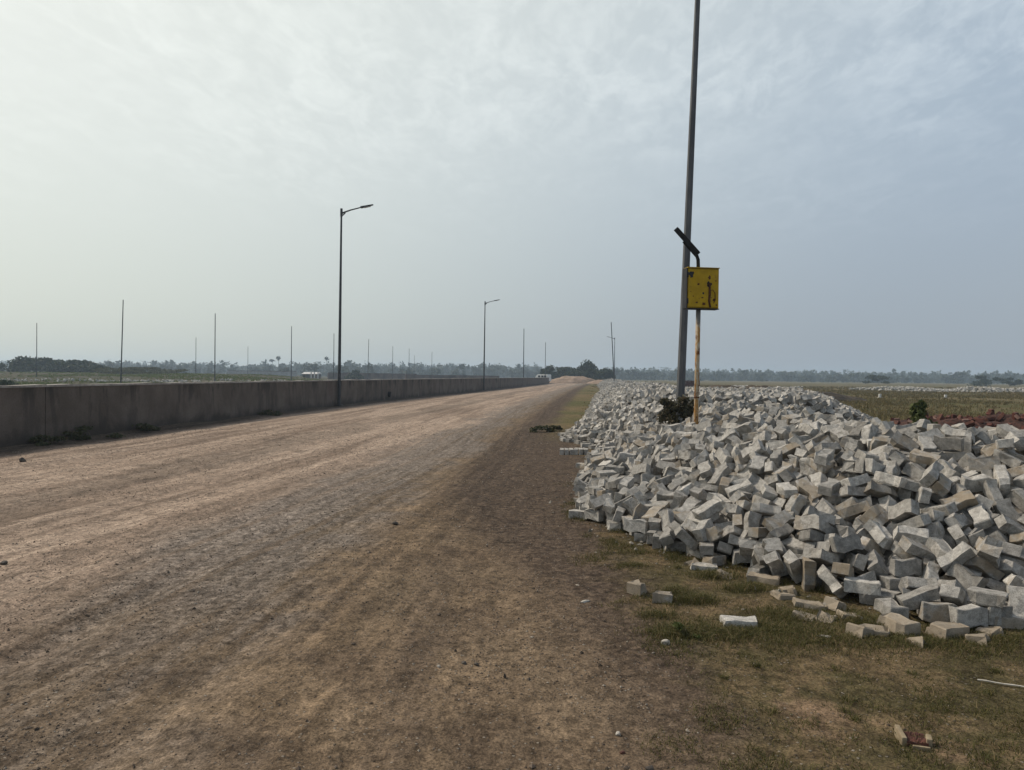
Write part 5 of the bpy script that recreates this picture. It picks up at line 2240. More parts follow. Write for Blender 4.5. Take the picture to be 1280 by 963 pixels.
# px, py: centre of the foot of the block
loose_block(724, 648, -3, .75, .0, 'pale block lying alone leftmost of all, at the roadside tip of the heap', 0, (0, 0), 0, 1)
loose_block(797, 740, 48, .45, .9, 'left one of two tan topped blocks sitting on the dark verge before the heap', 1, (2, 4), 0, 1, stand=False)
loose_block(828, 752, -12, .55, .55, 'right one of two tan topped blocks on the verge, half sunk in grass', 1, (-3, 2), .01, 2)
loose_block(925, 781, -6, .85, .05, 'pale block lying flat by itself in the grass in front of the heap', 0, (0, 0), .035, 2)
loose_block(880, 711, -4, .8, .25, 'pale flat block half buried in grass just below the left of the heap', 0, (0, 2), .04, 3)
loose_block(1122, 786, -75, .55, .8, 'tan topped block jutting toward the camera at the foot of the heap', 0, (0, 0), 0, 4)
loose_block(1188, 792, 20, .5, .85, 'brown dusty block lying flat, lowest of all at the foot of the heap', 0, (3, 2), .01, 5)
loose_block(1094, 790, -14, .45, .95, 'mud coloured slab almost buried in grass left of the tan topped block', 0, (0, 0), .05, 6)
loose_block(1013, 760, -20, .4, .9, 'mossy mud coloured block sunk in grass below the middle of the heap', 0, (0, 4), .045, 7)
loose_block(955, 728, -30, .45, .8, 'mud stained block sunk in grass at the lower left of the heap', 0, (4, 0), .03, 0)
loose_block(1045, 762, 25, .45, .7, 'grey green block end poking out of the grass under the heap', 1, (0, 25), .02, 0)
loose_block(1262, 783, -8, .5, .35, 'grey block resting at the foot of the heap by the right border', 0, (0, 3), .01, 1)
RT = random.Random(12)
for k, (px, py) in enumerate(((905, 722), (978, 748), (1030, 775), (1075, 792), (1150, 802), (1225, 800), (985, 742), (868, 706), (1060, 772), (1172, 790), (1240, 792), (1005, 772))):
    loose_block(px, py, RT.uniform(0, 360), RT.uniform(.2, .5), RT.uniform(.8, 1), 'mud stained broken block half sunk in grass at the foot of the heap', 1, (RT.uniform(-22, 22), RT.uniform(-22, 22)), RT.uniform(.03, .06), k)
p0 = G(703, 569)
for k, nm in enumerate(('first', 'second', 'third', 'fourth', 'fifth', 'last')):
    x = p0.x + k * .098
    loose_block(0, 0, 88 + (k * 37 % 11) - 5, .8, .1, f'{nm} from the left of six pale blocks standing in a row by the road', 0, (0, 0), 0, k, None, True, Vector((x, p0.y + .12 + .01 * (k % 2), 0)))

# ------------------------------------------------------------------ red brick heap behind the block heap
def red_bricks():
    cx, cy = 10.5, 15.9
    mound('brick_rubble', cx, cy, 3.6, 1.6, .86, M_RUBBLE, math.radians(-38), 4, 60, 'stuff', 'low heap of crushed dark red brick rubble behind the grey blocks')
    R = random.Random(4); meshes = []
    for s in range(5):
        bm = bmesh.new(); bmesh.ops.create_cube(bm, size=1); L = (.23, .15, .19, .12, .21)[s]
        for v in bm.verts: v.co = Vector((v.co.x * L + (R.uniform(-.03, .01) if v.co.x > 0 else 0), v.co.y * .11, v.co.z * .072 + R.uniform(-.006, .006)))
        bmesh.ops.bevel(bm, geom=bm.edges[:], offset=.006, segments=1, affect='EDGES')
        me = bpy.data.meshes.new('red_brick'); bm.to_mesh(me); bm.free(); me.materials.append((M_BRICK, M_BRICKDARK, M_BRICKDARK, M_PINK, M_BRICK)[s]); meshes.append(me)
    c, s = math.cos(math.radians(-38)), math.sin(math.radians(-38)); n = 0
    bpy.context.view_layer.update()
    mo = bpy.data.objects['brick_rubble']
    while n < 270:
        a = R.uniform(-1, 1); b_ = R.uniform(-1, .75)
        if a * a + b_ * b_ > .95: continue
        x = cx + c * a * 3.6 - s * b_ * 1.5; y = cy + s * a * 3.6 + c * b_ * 1.5
        ok, hit, _, _ = mo.ray_cast(Vector((x, y, 5)), Vector((0, 0, -1)))
        z = hit.z if ok else 0
        o = bpy.data.objects.new('red_brick', meshes[n % 5]); o.location = (x, y, max(z, 0) + .015 + .03 * R.random())
        o.rotation_euler = (R.gauss(0, .8), R.gauss(0, .8), R.uniform(0, 6.28)); link(o)
        tag(o, ('whole' if n % 5 in (0, 4) else 'broken') + (' orange', ' dark', ' dark', ' dusty', ' orange')[n % 5] + ' red brick lying on the red rubble heap', 'brick', 'red bricks on the rubble heap'); n += 1
red_bricks()

# ------------------------------------------------------------------ foliage
def leaves(C, Rad, n, size, rng, shell=.55):
    """n leaf quads through ellipsoids C (k,3) with radii Rad (k,3)"""
    k = rng.integers(0, len(C), n); d = rng.normal(size=(n, 3)); d /= np.linalg.norm(d, axis=1)[:, None]
    r = shell + (1 - shell) * rng.random(n)
    c = C[k] + d * Rad[k] * (r * (.8 + .4 * rng.random(n)))[:, None]
    a = rng.normal(size=(n, 3)); a /= np.linalg.norm(a, axis=1)[:, None]
    b_ = np.cross(a, rng.normal(size=(n, 3))); b_ /= np.linalg.norm(b_, axis=1)[:, None]
    s = size * (.6 + .8 * rng.random(n)); a *= s[:, None]; b_ *= (s * .6)[:, None]
    V = np.stack([c - a, c + b_ * .9, c + a, c - b_], 1).reshape(-1, 3)
    F = np.arange(4 * n).reshape(n, 4)
    return V, F
def plant(name, x, y, z, w, h, label, cat, mat, leaf=.25, n=900, clumps=9, trunk=True, seed=0, group=None, low=.25, barkr=.09):
    rng = np.random.default_rng(seed); root = empty(name, (x, y, z)); tag(root, label, cat, group)
    C = np.stack([rng.uniform(-.5, .5, clumps) * w, rng.uniform(-.5, .5, clumps) * w, (low + (1 - low) * rng.random(clumps)) * h * .84], -1)
    C[:, :2] *= (1.15 - .6 * (C[:, 2:] / h))
    q = rng.uniform(.15, .27, clumps)[:, None]; Rad = np.concatenate([q * w, q * w, q * h * .8], 1)
    V, F = leaves(C, Rad, n, leaf, rng, .35); V[:, 2] = np.maximum(V[:, 2], .0)
    mesh_np('crown', V, F, mat, root)
    if trunk:
        m = MB(); m.tube([(0, 0, -.1), (.03 * w, 0, h * .3), (0, .02 * w, h * .62)], [barkr * h / 4, barkr * h / 5, barkr * h / 10], 6)
        for k in range(min(clumps, 5)): m.tube([(0, 0, h * .22), tuple(C[k])], [barkr * h / 7, barkr * h / 18], 5)
        m.build('trunk', M_BARK, root)
    return root
# trees at the end of the road
def PX(px, Y): return P(px, 470, Y).x
for i, (px, Y, w, h, lb) in enumerate(((697, 228, 6.5, 5.3, 'leftmost dark tree of the clump where the road ends'), (712, 236, 7, 4.0, 'low dark bush between the trees where the road ends'),
        (728, 226, 7, 5.5, 'tallest dark tree of the clump where the road ends'), (747, 222, 8, 5.2, 'round dark tree right in the clump where the road ends'), (757, 218, 4, 3.2, 'low bush at the right edge of the clump where the road ends'),
        (737, 214, 6, 3.2, 'green bush in front of the tall tree where the road ends'), (684, 240, 4, 3.4, 'small bush behind the white van'), (718, 212, 6, 2.6, 'low green bush behind the dirt berm'))):
    plant('tree' if h > 4 else 'bush', PX(px, Y), Y, .2, w * 1.15, h * 1.18, lb, 'tree' if h > 4 else 'bush', M_BUSH, .36, 2200, 14, True, 40 + i, 'trees where the road ends', .15)
# thicket on the far left
for i, (px, Y, w, h, lb) in enumerate(((-18, 190, 8, 4.0, 'bush cut by the left border in the far left thicket'), (20, 185, 8, 4.8, 'broad dark bush at the left end of the far thicket'), (38, 200, 7, 5.2, 'tall dark bush behind the farthest left pole'),
        (58, 195, 8, 4.7, 'dark bush right of the farthest left pole'), (78, 190, 8, 4.3, 'dark bush in the middle of the far left thicket'), (97, 195, 8, 4.2, 'dark rounded bush past the middle of the far left thicket'),
        (116, 190, 7, 2.7, 'low bush trailing off at the right of the left thicket'))):
    plant('bush', PX(px, Y), Y, 1.2, w, h * .84, lb, 'bush', M_BUSH, .36, 1700, 13, True, 60 + i, 'bushes of the far left thicket', .12)
for i, (px, Y, w, h, lb) in enumerate(((150, 170, 9, 2.4, 'olive bush at the foot of the tallest left pole'), (180, 172, 10, 2.2, 'olive bush right of the tallest left pole'), (208, 180, 8, 1.9, 'low olive bush between the tallest and the paired poles'), (4, 62, 3, 1.15, 'dark shrub just over the wall at the left border'))):
    plant('bush', PX(px, Y), Y, gz(PX(px, Y), Y) - .1, w, h if i == 3 else h * .75, lb, 'bush', M_OLIVE if i < 3 else M_BUSH, .24 if i < 3 else .09, 1500, 12, True, 80 + i, None, .1)
for i, (px, Y, w, h, lb) in enumerate(((1230, 260, 9, 4.2, 'dark bush far off at the right of the field'), (1262, 270, 6, 3.2, 'small dark bush far off at the right border'), (1098, 280, 10, 3.6, 'far dark bush in the middle of the right field edge'), (443, 230, 4, 3.0, 'small round bush by the far brown wall'))):
    plant('bush', PX(px, Y), Y, 0, w, h, lb, 'bush', M_BUSH, .34, 1000, 10, True, 90 + i, None, .1)
# small plants near the heap
b = P(841, 535, 12.7)
plant('shrub', b.x, b.y, float(heap(np.array([b.x]), np.array([b.y]))[0]) - .12, .47, .50, 'dark dry shrub growing at the foot of the leaning pole', 'shrub', M_DRYBUSH, .028, 2600, 13, True, 1, None, .15)
b = P(862, 532, 13.0)
plant('shrub', b.x, b.y, float(heap(np.array([b.x]), np.array([b.y]))[0]) - .12, .34, .36, 'small dark shrub between the leaning pole and the rusty post', 'shrub', M_DRYBUSH, .026, 900, 7, True, 2, None, .15)
b = P(1158, 526, 14.6)
plant('shrub', b.x, b.y, .30, .55, .98, 'fresh green shrub beside the red brick heap', 'shrub', M_GREEN, .05, 1300, 10, True, 3, None, .1)
b = G(676, 541)
plant('weed', b.x, b.y, 0, .62, .19, 'dark weed clump at the tip of the second heap by the road', 'weed', M_WEED, .035, 900, 8, False, 4, None, .1)
b = G(694, 539)
plant('weed', b.x, b.y, 0, .45, .17, 'small weed clump touching the blocks of the second heap', 'weed', M_WEED, .035, 600, 6, False, 5, None, .1)
b = G(850, 792)
plant('weed', b.x, b.y, 0, .16, .07, 'bright green low weed beside the tan topped blocks', 'weed', M_GREEN, .010, 260, 6, False, 6, None, .1)
for i, (px, py, w, h, lb) in enumerate(((92, 550, 1.1, .34, 'dark weeds at the foot of the wall at the left'), (190, 541, .8, .22, 'low dark weeds at the foot of the wall, second patch from the left'), (335, 520, .9, .22, 'low weeds at the foot of the wall left of the near lamp'), (30, 556, .8, .2, 'leftmost low weeds at the foot of the wall'))):
    b = G(px, py); x = float(wall_x(b.y)) + .22
    plant('weed', x, b.y, .02, w, h, lb, 'weed', M_WEED, .045, 700, 8, False, 20 + i, None, .1)
for i, (px, py) in enumerate(((950, 500), (968, 498), (990, 503))):
    b = P(px, py, 38)
    plant('weed', b.x, b.y, .1, .8, .75, ('left', 'middle', 'right')[i] + ' yellowish weed tuft of three by the dark earth mound', 'weed', M_OLIVE, .05, 500, 7, False, 7 + i, None, .1)

# far wood along the horizon: nobody could count it
def tree_belt():
    rng = np.random.default_rng(21); Vs = []; Fs = []; n0 = 0
    def add(V, F):
        nonlocal n0
        Vs.append(V); Fs.append(F + n0); n0 += len(V)
    for (dist, count, h0, h1, spread, palms) in ((430, 150, 4.5, 8.0, 50, .06), (560, 460, 5, 10, 60, .05), (700, 900, 7, 12, 70, .06), (880, 1000, 9, 15, 80, .02)):
        for i in range(count):
            az = math.radians(rng.uniform(-44, 44)); rr = (dist + rng.uniform(-spread, spread))
            X = rr * math.tan(az); Y = rr
            if dist < 500 and rng.random() < .45: continue
            if dist < 500 and -.06 < X / Y: continue
            big = fbm(np.array([X * .006]), np.array([Y * .004]), 3, 7)[0]
            h = (h0 + (h1 - h0) * rng.random() ** 2) * (.62 + .75 * big) * (1.28 if X < .05 * Y else 1.0); w = h * rng.uniform(.55, 1.0)
            if rng.random() < palms:      # palm: bare stem, drooping tuft
                h *= 1.05; C = np.array([[X, Y, h * .9]]); V, F = leaves(C, np.array([[1.9, 1.9, 1.3]]), 26, 1.1, rng, .05); add(V, F)
                s = .14; V = np.array([[X - s, Y, -.5], [X + s, Y, -.5], [X + s, Y + .1, h * .88], [X - s, Y + .1, h * .88]]); add(V, np.array([[0, 1, 2, 3]]))
                continue
            k = 7; C = np.stack([X + rng.uniform(-.5, .5, k) * w, Y + rng.uniform(-.5, .5, k) * w, h * rng.uniform(.08, .82, k)], -1)
            Rad = np.tile((w * .28, w * .28, h * .2), (k, 1)); V, F = leaves(C, Rad, 90, 1.25, rng, .2); V[:, 2] = np.maximum(V[:, 2], -.3); add(V, F)
    o = mesh_np('far_wood', np.concatenate(Vs), np.concatenate(Fs), M_FAR); tag(o, 'hazy blue green belt of trees along the horizon', 'wood', kind='stuff')
tree_belt()

# ------------------------------------------------------------------ grass, pebbles
def blades(X, Y, Z, h, w, rng, lean=.5):
    n = len(X); a = rng.uniform(0, 2 * np.pi, n); dx = np.cos(a); dy = np.sin(a)
    b_ = rng.uniform(0, 2 * np.pi, n); l = lean * (.3 + rng.random(n)) * h; tx = np.cos(b_) * l; ty = np.sin(b_) * l
    B = np.stack([X, Y, Z], -1); S = np.stack([dx * w, dy * w, 0 * w], -1)
    T1 = np.stack([tx * .35, ty * .35, h * .6], -1); T2 = np.stack([tx, ty, h * (1 - .25 * lean)], -1)
    V = np.stack([B - S, B + S, B + S * .7 + T1, B - S * .7 + T1, B + T2 + S * .12, B + T2 - S * .12], 1).reshape(-1, 3)
    i = np.arange(n)[:, None] * 6
    F = np.concatenate([i + np.array([[0, 1, 2, 3]]), i + np.array([[3, 2, 4, 5]])], 0)
    return V, F
def grass():
    rng = np.random.default_rng(31)
    n = 850000; Y = 2.6 + 9.5 * rng.random(n) ** 1.35; X = rng.uniform(-.4, 8.5, n)
    u = X - hor_f(Y); D = sdf(X, Y)
    pat = fbm(X * 1.3, Y * 1.5, 4, 13); pat2 = fbm(X * 4.2, Y * 4.2, 3, 15)
    toe = np.exp(-np.maximum(-D - .1, 0) / .38)
    clump = np.clip((pat2 - .40) * 6, 0, 1)
    pr = np.clip((pat - .42) * 6, 0, 1) * (.25 + .75 * clump) * .75 + .9 * toe * (.35 + .65 * clump) + .13
    pr *= np.clip((u - .35 + 1.6 * (pat - .5)) / .5, 0, 1)
    k = (rng.random(n) < pr) & (D < .3) & (X < .78 * Y + .9)
    X = X[k]; Y = Y[k]; toe = toe[k]; clump = clump[k]; Z = ground_h(X, Y) - .004
    h = (.010 + .026 * rng.random(len(X)) ** 1.5) * (1 + 1.5 * toe * clump * rng.random(len(X))) * (.6 + .6 * clump)
    for px, py, m, sp, hh in ((850, 790, 900, .16, .065), (905, 792, 1300, .22, .060), (960, 785, 1000, .22, .055), (870, 752, 600, .12, .085), (845, 742, 350, .07, .085), (1000, 790, 900, .25, .05), (1060, 800, 900, .25, .05), (1210, 806, 900, .25, .055),
                               (895, 722, 500, .14, .09), (930, 738, 500, .14, .08), (985, 770, 700, .15, .07), (1075, 778, 500, .15, .07), (1150, 800, 700, .16, .05), (790, 708, 300, .10, .05), (1250, 800, 600, .16, .06), (820, 770, 400, .10, .05)):
        g_ = G(px, py); m = int(m * 1.5); xx = g_.x + rng.normal(0, sp * .7, m); yy = g_.y + rng.normal(0, sp * .45, m)
        X = np.concatenate([X, xx]); Y = np.concatenate([Y, yy]); Z = np.concatenate([Z, ground_h(xx, yy) - .004]); h = np.concatenate([h, hh * (.35 + .65 * rng.random(m))])
    for q in range(130):
        gy = 2.9 + 4.2 * rng.random() ** 1.4; gx = float(hor_f(gy)) + .5 + rng.random() * (gy * .72 - float(hor_f(gy)))
        if sdf(np.array([gx]), np.array([gy]))[0] > -.1: continue
        m = int(rng.integers(30, 110)); hh = rng.uniform(.022, .06); sp = rng.uniform(.015, .06)
        xx = gx + rng.normal(0, sp, m); yy = gy + rng.normal(0, sp, m)
        X = np.concatenate([X, xx]); Y = np.concatenate([Y, yy]); Z = np.concatenate([Z, ground_h(xx, yy) - .004]); h = np.concatenate([h, hh * (.35 + .65 * rng.random(m))])
    V, F = blades(X, Y, Z, h, .0012 + .0014 * rng.random(len(X)), rng, 1.1)
    o = mesh_np('short_grass', V, F, M_GRASS); tag(o, 'short patchy grass on the ground before the block heap', 'grass', kind='stuff')
    print('blades', len(X))
    # rough grass over the fields
    n = 80000; Y = 18 + 165 * rng.random(n) ** 1.3; X = rng.uniform(-1, 1, n) * .85 * Y
    u = X - hor_f(Y); w = X - wall_x(Y); D = sdf(X, Y)
    pat = fbm(X * .12, Y * .12, 4, 17)
    k = (((u > .6) & (D < -.1)) | (w < -2.0)) & (rng.random(n) < np.clip((pat - .36) * 4, .05, 1))
    X = X[k]; Y = Y[k]; m = 7
    X = np.repeat(X, m) + rng.normal(0, .12, len(X) * m); Y = np.repeat(Y, m) + rng.normal(0, .12, len(Y) * m)
    leftf = X < wall_x(Y)
    verge = (X - hor_f(Y) < 3) & (X > wall_x(Y))
    h = (.08 + .22 * rng.random(len(X))) * np.where(verge, .35, 1); Z = ground_h(X, Y) - .02
    for sel, mt, lb in ((~leftf, M_FIELDGRASS, 'rough olive brown grass over the right field'), (leftf, M_LEFTGRASS, 'green rough grass beyond the wall')):
        V, F = blades(X[sel], Y[sel], Z[sel], h[sel], .006 + .0004 * Y[sel], rng, .6)
        o = mesh_np('field_grass', V, F, mt); tag(o, lb, 'grass', kind='stuff')
grass()
def pebbles():
    rng = np.random.default_rng(41)
    bV = np.array([(1, 0, 0), (-1, 0, 0), (0, 1, 0), (0, -1, 0), (0, 0, 1), (0, 0, -1), ], float)
    bF = np.array([(0, 2, 4), (2, 1, 4), (1, 3, 4), (3, 0, 4), (2, 0, 5), (1, 2, 5), (3, 1, 5), (0, 3, 5)])
    n = 60000; Y = 2.4 + 22 * rng.random(n) ** 1.5; X = rng.uniform(-.8, .6, n) * Y
    c = fbm(X * .9, Y * .9, 3, 19); k = (sdf(X, Y) < -.05) & (X > wall_x(Y) + .6) & (rng.random(n) < np.clip((c - .3) * 4, .12, 1) * np.where(X - hor_f(Y) > .3, .3, 1)); X = X[k]; Y = Y[k]; n = len(X)
    r = .0022 + .0035 * rng.random(n) ** 2 + .009 * rng.random(n) ** 34 + .0005 * Y * rng.random(n); Z = ground_h(X, Y)
    S = np.stack([r * rng.uniform(.8, 1.5, n), r * rng.uniform(.7, 1.2, n), r * rng.uniform(.5, .9, n)], -1)
    a = rng.uniform(0, 6.28, n); V = bV[None] * S[:, None] * (1 + .22 * rng.normal(size=(n, len(bV), 1)))
    ca, sa = np.cos(a)[:, None], np.sin(a)[:, None]
    V = np.stack([V[..., 0] * ca - V[..., 1] * sa, V[..., 0] * sa + V[..., 1] * ca, V[..., 2]], -1) + np.stack([X, Y, Z + r * .25], -1)[:, None]
    F = (bF[None] + (np.arange(n) * len(bV))[:, None, None]).reshape(-1, 3)
    m = leaf_material('pebble', (.060, .046, .034), (.23, .175, .13), (.36, .31, .25))
    o = mesh_np('gravel', V.reshape(-1, 3), F, m); tag(o, 'small pebbles and clods scattered over the dirt', 'gravel', kind='stuff')
def crumbs():
    rng = np.random.default_rng(77); n = 26000
    Y = rng.uniform(4.3, 13, n); X = rng.uniform(.3, 7.5, n); D = -sdf(X, Y)
    k = (D > -.15) & (rng.random(n) < .75 * np.exp(-np.maximum(D, 0) / .16)); X = X[k]; Y = Y[k]; n = len(X)
    bV = np.array([(1, .2, -.1), (-1, 0, .1), (.1, 1, 0), (0, -1, .1), (.2, 0, .8), (-.1, 0, -.8)]); bF = np.array([(0, 2, 4), (2, 1, 4), (1, 3, 4), (3, 0, 4), (2, 0, 5), (1, 2, 5), (3, 1, 5), (0, 3, 5)])
    r = .004 + .022 * rng.random(n) ** 6; V = bV[None] * r[:, None, None] * (1 + .3 * rng.normal(size=(n, 6, 1)))
    a = rng.uniform(0, 6.28, n); ca, sa = np.cos(a)[:, None], np.sin(a)[:, None]
    V = np.stack([V[..., 0] * ca - V[..., 1] * sa, V[..., 0] * sa + V[..., 1] * ca, V[..., 2]], -1) + np.stack([X, Y, ground_h(X, Y) + r * .3], -1)[:, None]
    F = (bF[None] + (np.arange(n) * 6)[:, None, None]).reshape(-1, 3)
    o = mesh_np('concrete_crumbs', V.reshape(-1, 3), F, leaf_material('concrete_crumb', (.13, .115, .09), (.36, .33, .28)))
    tag(o, 'concrete chips and crumbs along the foot of the block heap', 'rubble', kind='stuff')
crumbs()
pebbles()

# ------------------------------------------------------------------ single stones, brick piece and stick in the foreground
def stone(px, py, sx, sy, sz, mat, label, seed, cat='stone'):
    R = random.Random(seed); bm = bmesh.new(); bmesh.ops.create_icosphere(bm, subdivisions=2, radius=1)
    pl = [(Vector((R.gauss(0, 1), R.gauss(0, 1), R.gauss(0, 1))).normalized(), R.uniform(.55, .85)) for _ in range(9)]
    for v in bm.verts:
        c = v.co.copy()
        for nrm, d in pl:
            t = c.dot(nrm)
            if t > d: c -= nrm * (t - d)
        v.co = Vector((c.x * sx, c.y * sy, c.z * sz))
    me = bpy.data.meshes.new('stone'); bm.to_mesh(me); bm.free(); me.materials.append(mat)
    o = bpy.data.objects.new('stone', me); p = G(px, py); o.location = (p.x, p.y, gz(p.x, p.y) + sz * .45); o.rotation_euler = (0, 0, R.uniform(0, 6)); link(o)
    tag(o, label, cat, 'single stones on the dirt')
stone(832, 804, .030, .022, .020, M_STONE, 'small white stone below the two tan topped blocks', 1)
stone(773, 917, .017, .014, .012, M_STONE, 'pale round stone low in the middle of the near dirt', 2)
stone(778, 941, .014, .012, .007, M_BRICK, 'reddish brick chip on the dirt near the bottom border', 3)
stone(494, 658, .036, .028, .024, M_DSTONE, 'dark lump of stone alone on the grey wheel track', 4)
stone(580, 827, .020, .015, .012, M_DSTONE, 'dark clod in a trio on the near dirt, left one', 5)
stone(596, 828, .020, .014, .012, M_DSTONE, 'dark clod in a trio on the near dirt, middle one', 6)
stone(631, 845, .010, .009, .018, M_DSTONE, 'dark pointed clod in a trio on the near dirt, right one', 7)
stone(548, 834, .012, .011, .009, M_STONE, 'pale brown pebble left of the dark clods', 8)
stone(731, 751, .045, .022, .010, M_STONE, 'pale crumbled lump on the dark verge left of the two tan topped blocks', 9)
stone(812, 960, .024, .018, .014, M_DSTONE, 'dark clod at the bottom border right of the reddish chip', 10)
stone(1030, 796, .055, .016, .010, M_STONE, 'thin pale splinter in the grass below the middle of the heap', 11)
stone(28, 577, .07, .05, .06, M_DSTONE, 'dark stone by the foot of the wall at the left', 12)
stone(5, 709, .04, .03, .024, M_DSTONE, 'dark stone on the dirt at the left border', 13)
def brick_piece():
    p = G(1143, 924); root = empty('broken_masonry', (p.x, p.y, gz(p.x, p.y) + .006)); root.rotation_euler = (math.radians(4), 0, math.radians(-14))
    tag(root, 'broken piece of red brick with pale mortar edges bedded in the near grass', 'brick piece')
    rng = random.Random(3)
    bm = bmesh.new(); bmesh.ops.create_grid(bm, x_segments=14, y_segments=12, size=.5)
    for v in bm.verts: v.co = Vector((v.co.x * .088, v.co.y * .105, .016 + .006 * math.sin(v.co.y * 60) + rng.uniform(-.003, .003)))
    ret = bmesh.ops.extrude_face_region(bm, geom=bm.faces[:])
    for v in [g for g in ret['geom'] if isinstance(g, bmesh.types.BMVert)]: v.co.z = -.02
    me = bpy.data.meshes.new('brick_body'); bm.to_mesh(me); bm.free(); me.materials.append(M_BRICK); link(bpy.data.objects.new('brick_body', me), root)
    MB().box((-.056, .004, .012), (.022, .115, .05), Matrix.Rotation(.06, 3, 'Z'), .005).build('mortar_edge', M_MORTAR, root)
    MB().box((.055, -.012, .010), (.024, .05, .046), Matrix.Rotation(-.15, 3, 'Z'), .005).build('mortar_edge', M_MORTAR, root)
    MB().box((.012, -.066, .003), (.07, .012, .02), Matrix.Rotation(-.05, 3, 'Z'), .003).build('mortar_edge', M_MORTAR, root)
brick_piece()
def stick():
    a = G(1222, 849); b_ = G(1300, 861); root = bpy.data.objects
    m = MB(); pts = [a.lerp(b_, k / 7) + Vector((0, 0, .012 + .0015 * math.sin(k * 1.7) + gz(a.x, a.y))) for k in range(8)]
    m.tube([p - a for p in pts], [  .0042 + .0008 * math.sin(k * 2.1) for k in range(8)], 7)
    o = m.build('stick', M_WOOD); o.location = a; tag(o, 'thin pale stick lying in the grass at the right border', 'stick')
stick()

# ------------------------------------------------------------------ farther things
# dark turned earth beyond the heap on the right, berm where the road bends
mound('earth_mound', 13.6, 46, 5.6, 2.6, 1.18, M_DARKSOIL, .25, 12, 70, label='dark bank of turned soil behind the block heap')
mound('earth_mound', 20.5, 56, 6.5, 2.6, .95, M_DARKSOIL, .2, 14, 60, label='second dark soil bank farther back')
mound('dirt_berm', 16.2, 200, 7.5, 4.5, 1.75, M_BERM, .0, 3, 60, label='tan dirt berm where the road bends away')
mound('dirt_berm', 24.0, 196, 5, 4, .95, M_BERM, .0, 5, 50, label='lower brown berm right of the road end')

def far_heap(name, cx, cy, L, W, h, rz, label, seed, n):
    rng = np.random.default_rng(seed); Vs = []; Fs = []; n0 = 0; c, s = math.cos(rz), math.sin(rz)
    T = []
    for i in range(n):
        a = rng.uniform(-1, 1); b_ = rng.uniform(-1, 1)
        if b_ * b_ + a ** 6 > 1: continue
        x = cx + c * a * L - s * b_ * W; y = cy + s * a * L + c * b_ * W
        z = h * (1 - b_ * b_) * (.35 + .9 * vnoise(np.array([a * L * .35 + seed]), np.array([b_]), seed)[0]) + .03
        q = Quaternion(rng.normal(size=4)).normalized(); V, F = LOWP[i % 3]
        k = 1.7
        W_ = np.array([q @ (Vector(v) * k) for v in V]) + np.array([x, y, z]); Vs.append(W_); Fs += [[j + n0 for j in f] for f in F]; n0 += len(V)
        T.append(np.tile((min(1, .75 + .3 * rng.random()), .1, 0, 1), (len(V), 1)))
    me = bpy.data.meshes.new(name); me.from_pydata(np.concatenate(Vs).tolist(), [], Fs); me.materials.append(M_MASS)
    at = me.attributes.new('tone', 'FLOAT_COLOR', 'POINT'); at.data.foreach_set('color', np.concatenate(T).astype(np.float32).ravel())
    tag(link(bpy.data.objects.new(name, me)), label, 'block heap', kind='stuff')
far_heap('block_row', 64, 112, 14, 1.3, .6, -.05, 'pale row of blocks dumped far off in the right field', 1, 800)
far_heap('block_row', 42, 125, 6, 1.0, .35, .05, 'shorter pale row of blocks in the right field', 2, 220)
far_heap('block_row', 88, 120, 8, 1.2, .4, .05, 'pale row of blocks in the right field at the border', 9, 260)
far_heap('block_row', -66, 112, 11, 1.2, .45, .05, 'pale rubble row seen over the left of the wall', 3, 90)
far_heap('block_row', -52, 112, 6, 1.0, .5, .0, 'pale rubble row beside the tallest left pole', 4, 110)
far_heap('block_row', -43, 124, 6, 1.0, .5, .0, 'pale rubble row right of the tallest left pole', 5, 60)

for px, py, lb in ((1100, 490, 'left one of two small white marker posts in the right field'), (1182, 494, 'right one of two small white marker posts in the right field')):
    p = P(px, py, 70); root = empty('marker_post', (p.x, p.y, gz(p.x, p.y))); tag(root, lb, 'marker post', 'white marker posts in the field')
    MB().box((0, 0, .16), (.2, .18, .42), None, .03).build('post', M_LIME, root); MB().box((0, 0, .04), (.36, .3, .08), None, .02).build('footing', M_STONE, root)

def shed():
    Y = 235; x0 = P(377, 466, Y).x; root = empty('shed', (x0 + 3.2, Y, gz(x0 + 3.2, Y) - .75)); tag(root, 'low white shed with a pale roof beyond the wall', 'shed')
    MB().box((0, 0, 1.0), (4.6, 4, 2.0)).build('wall', M_OLDWALL, root)
    m = MB(); m.add([(-2.6, -2.4, 2.0), (2.6, -2.4, 2.0), (2.6, 2.4, 2.0), (-2.6, 2.4, 2.0), (-2.4, 0, 2.6), (2.4, 0, 2.6)], [[0, 1, 5, 4], [2, 3, 4, 5], [0, 4, 3], [1, 2, 5], [0, 3, 2, 1]]); m.build('roof', M_LIME, root)
    MB().box((-.8, -2.02, .95), (.9, .06, 1.9)).build('door', M_DARKSTEEL, root)
    for x in (-1.8, 1.1): MB().box((x, -2.02, 1.3), (.7, .05, .7)).build('window', M_GLASS, root)
    for k, (px, h) in enumerate(((389, 2.5), (393, 2.5), (397.5, 2.5))):
        x = P(px, 466, 232).x; r = empty('concrete_post', (x, 232, gz(x, 232) - .6)); tag(r, ('left', 'middle', 'right')[k] + ' one of three white posts beside the low white shed', 'post', 'white posts by the shed')
        MB().box((0, 0, h / 2), (.3, .3, h), None, .02).build('shaft', M_LIME, r); MB().box((0, 0, h + .05), (.42, .42, .1)).build('cap', M_LIME, r)
shed()
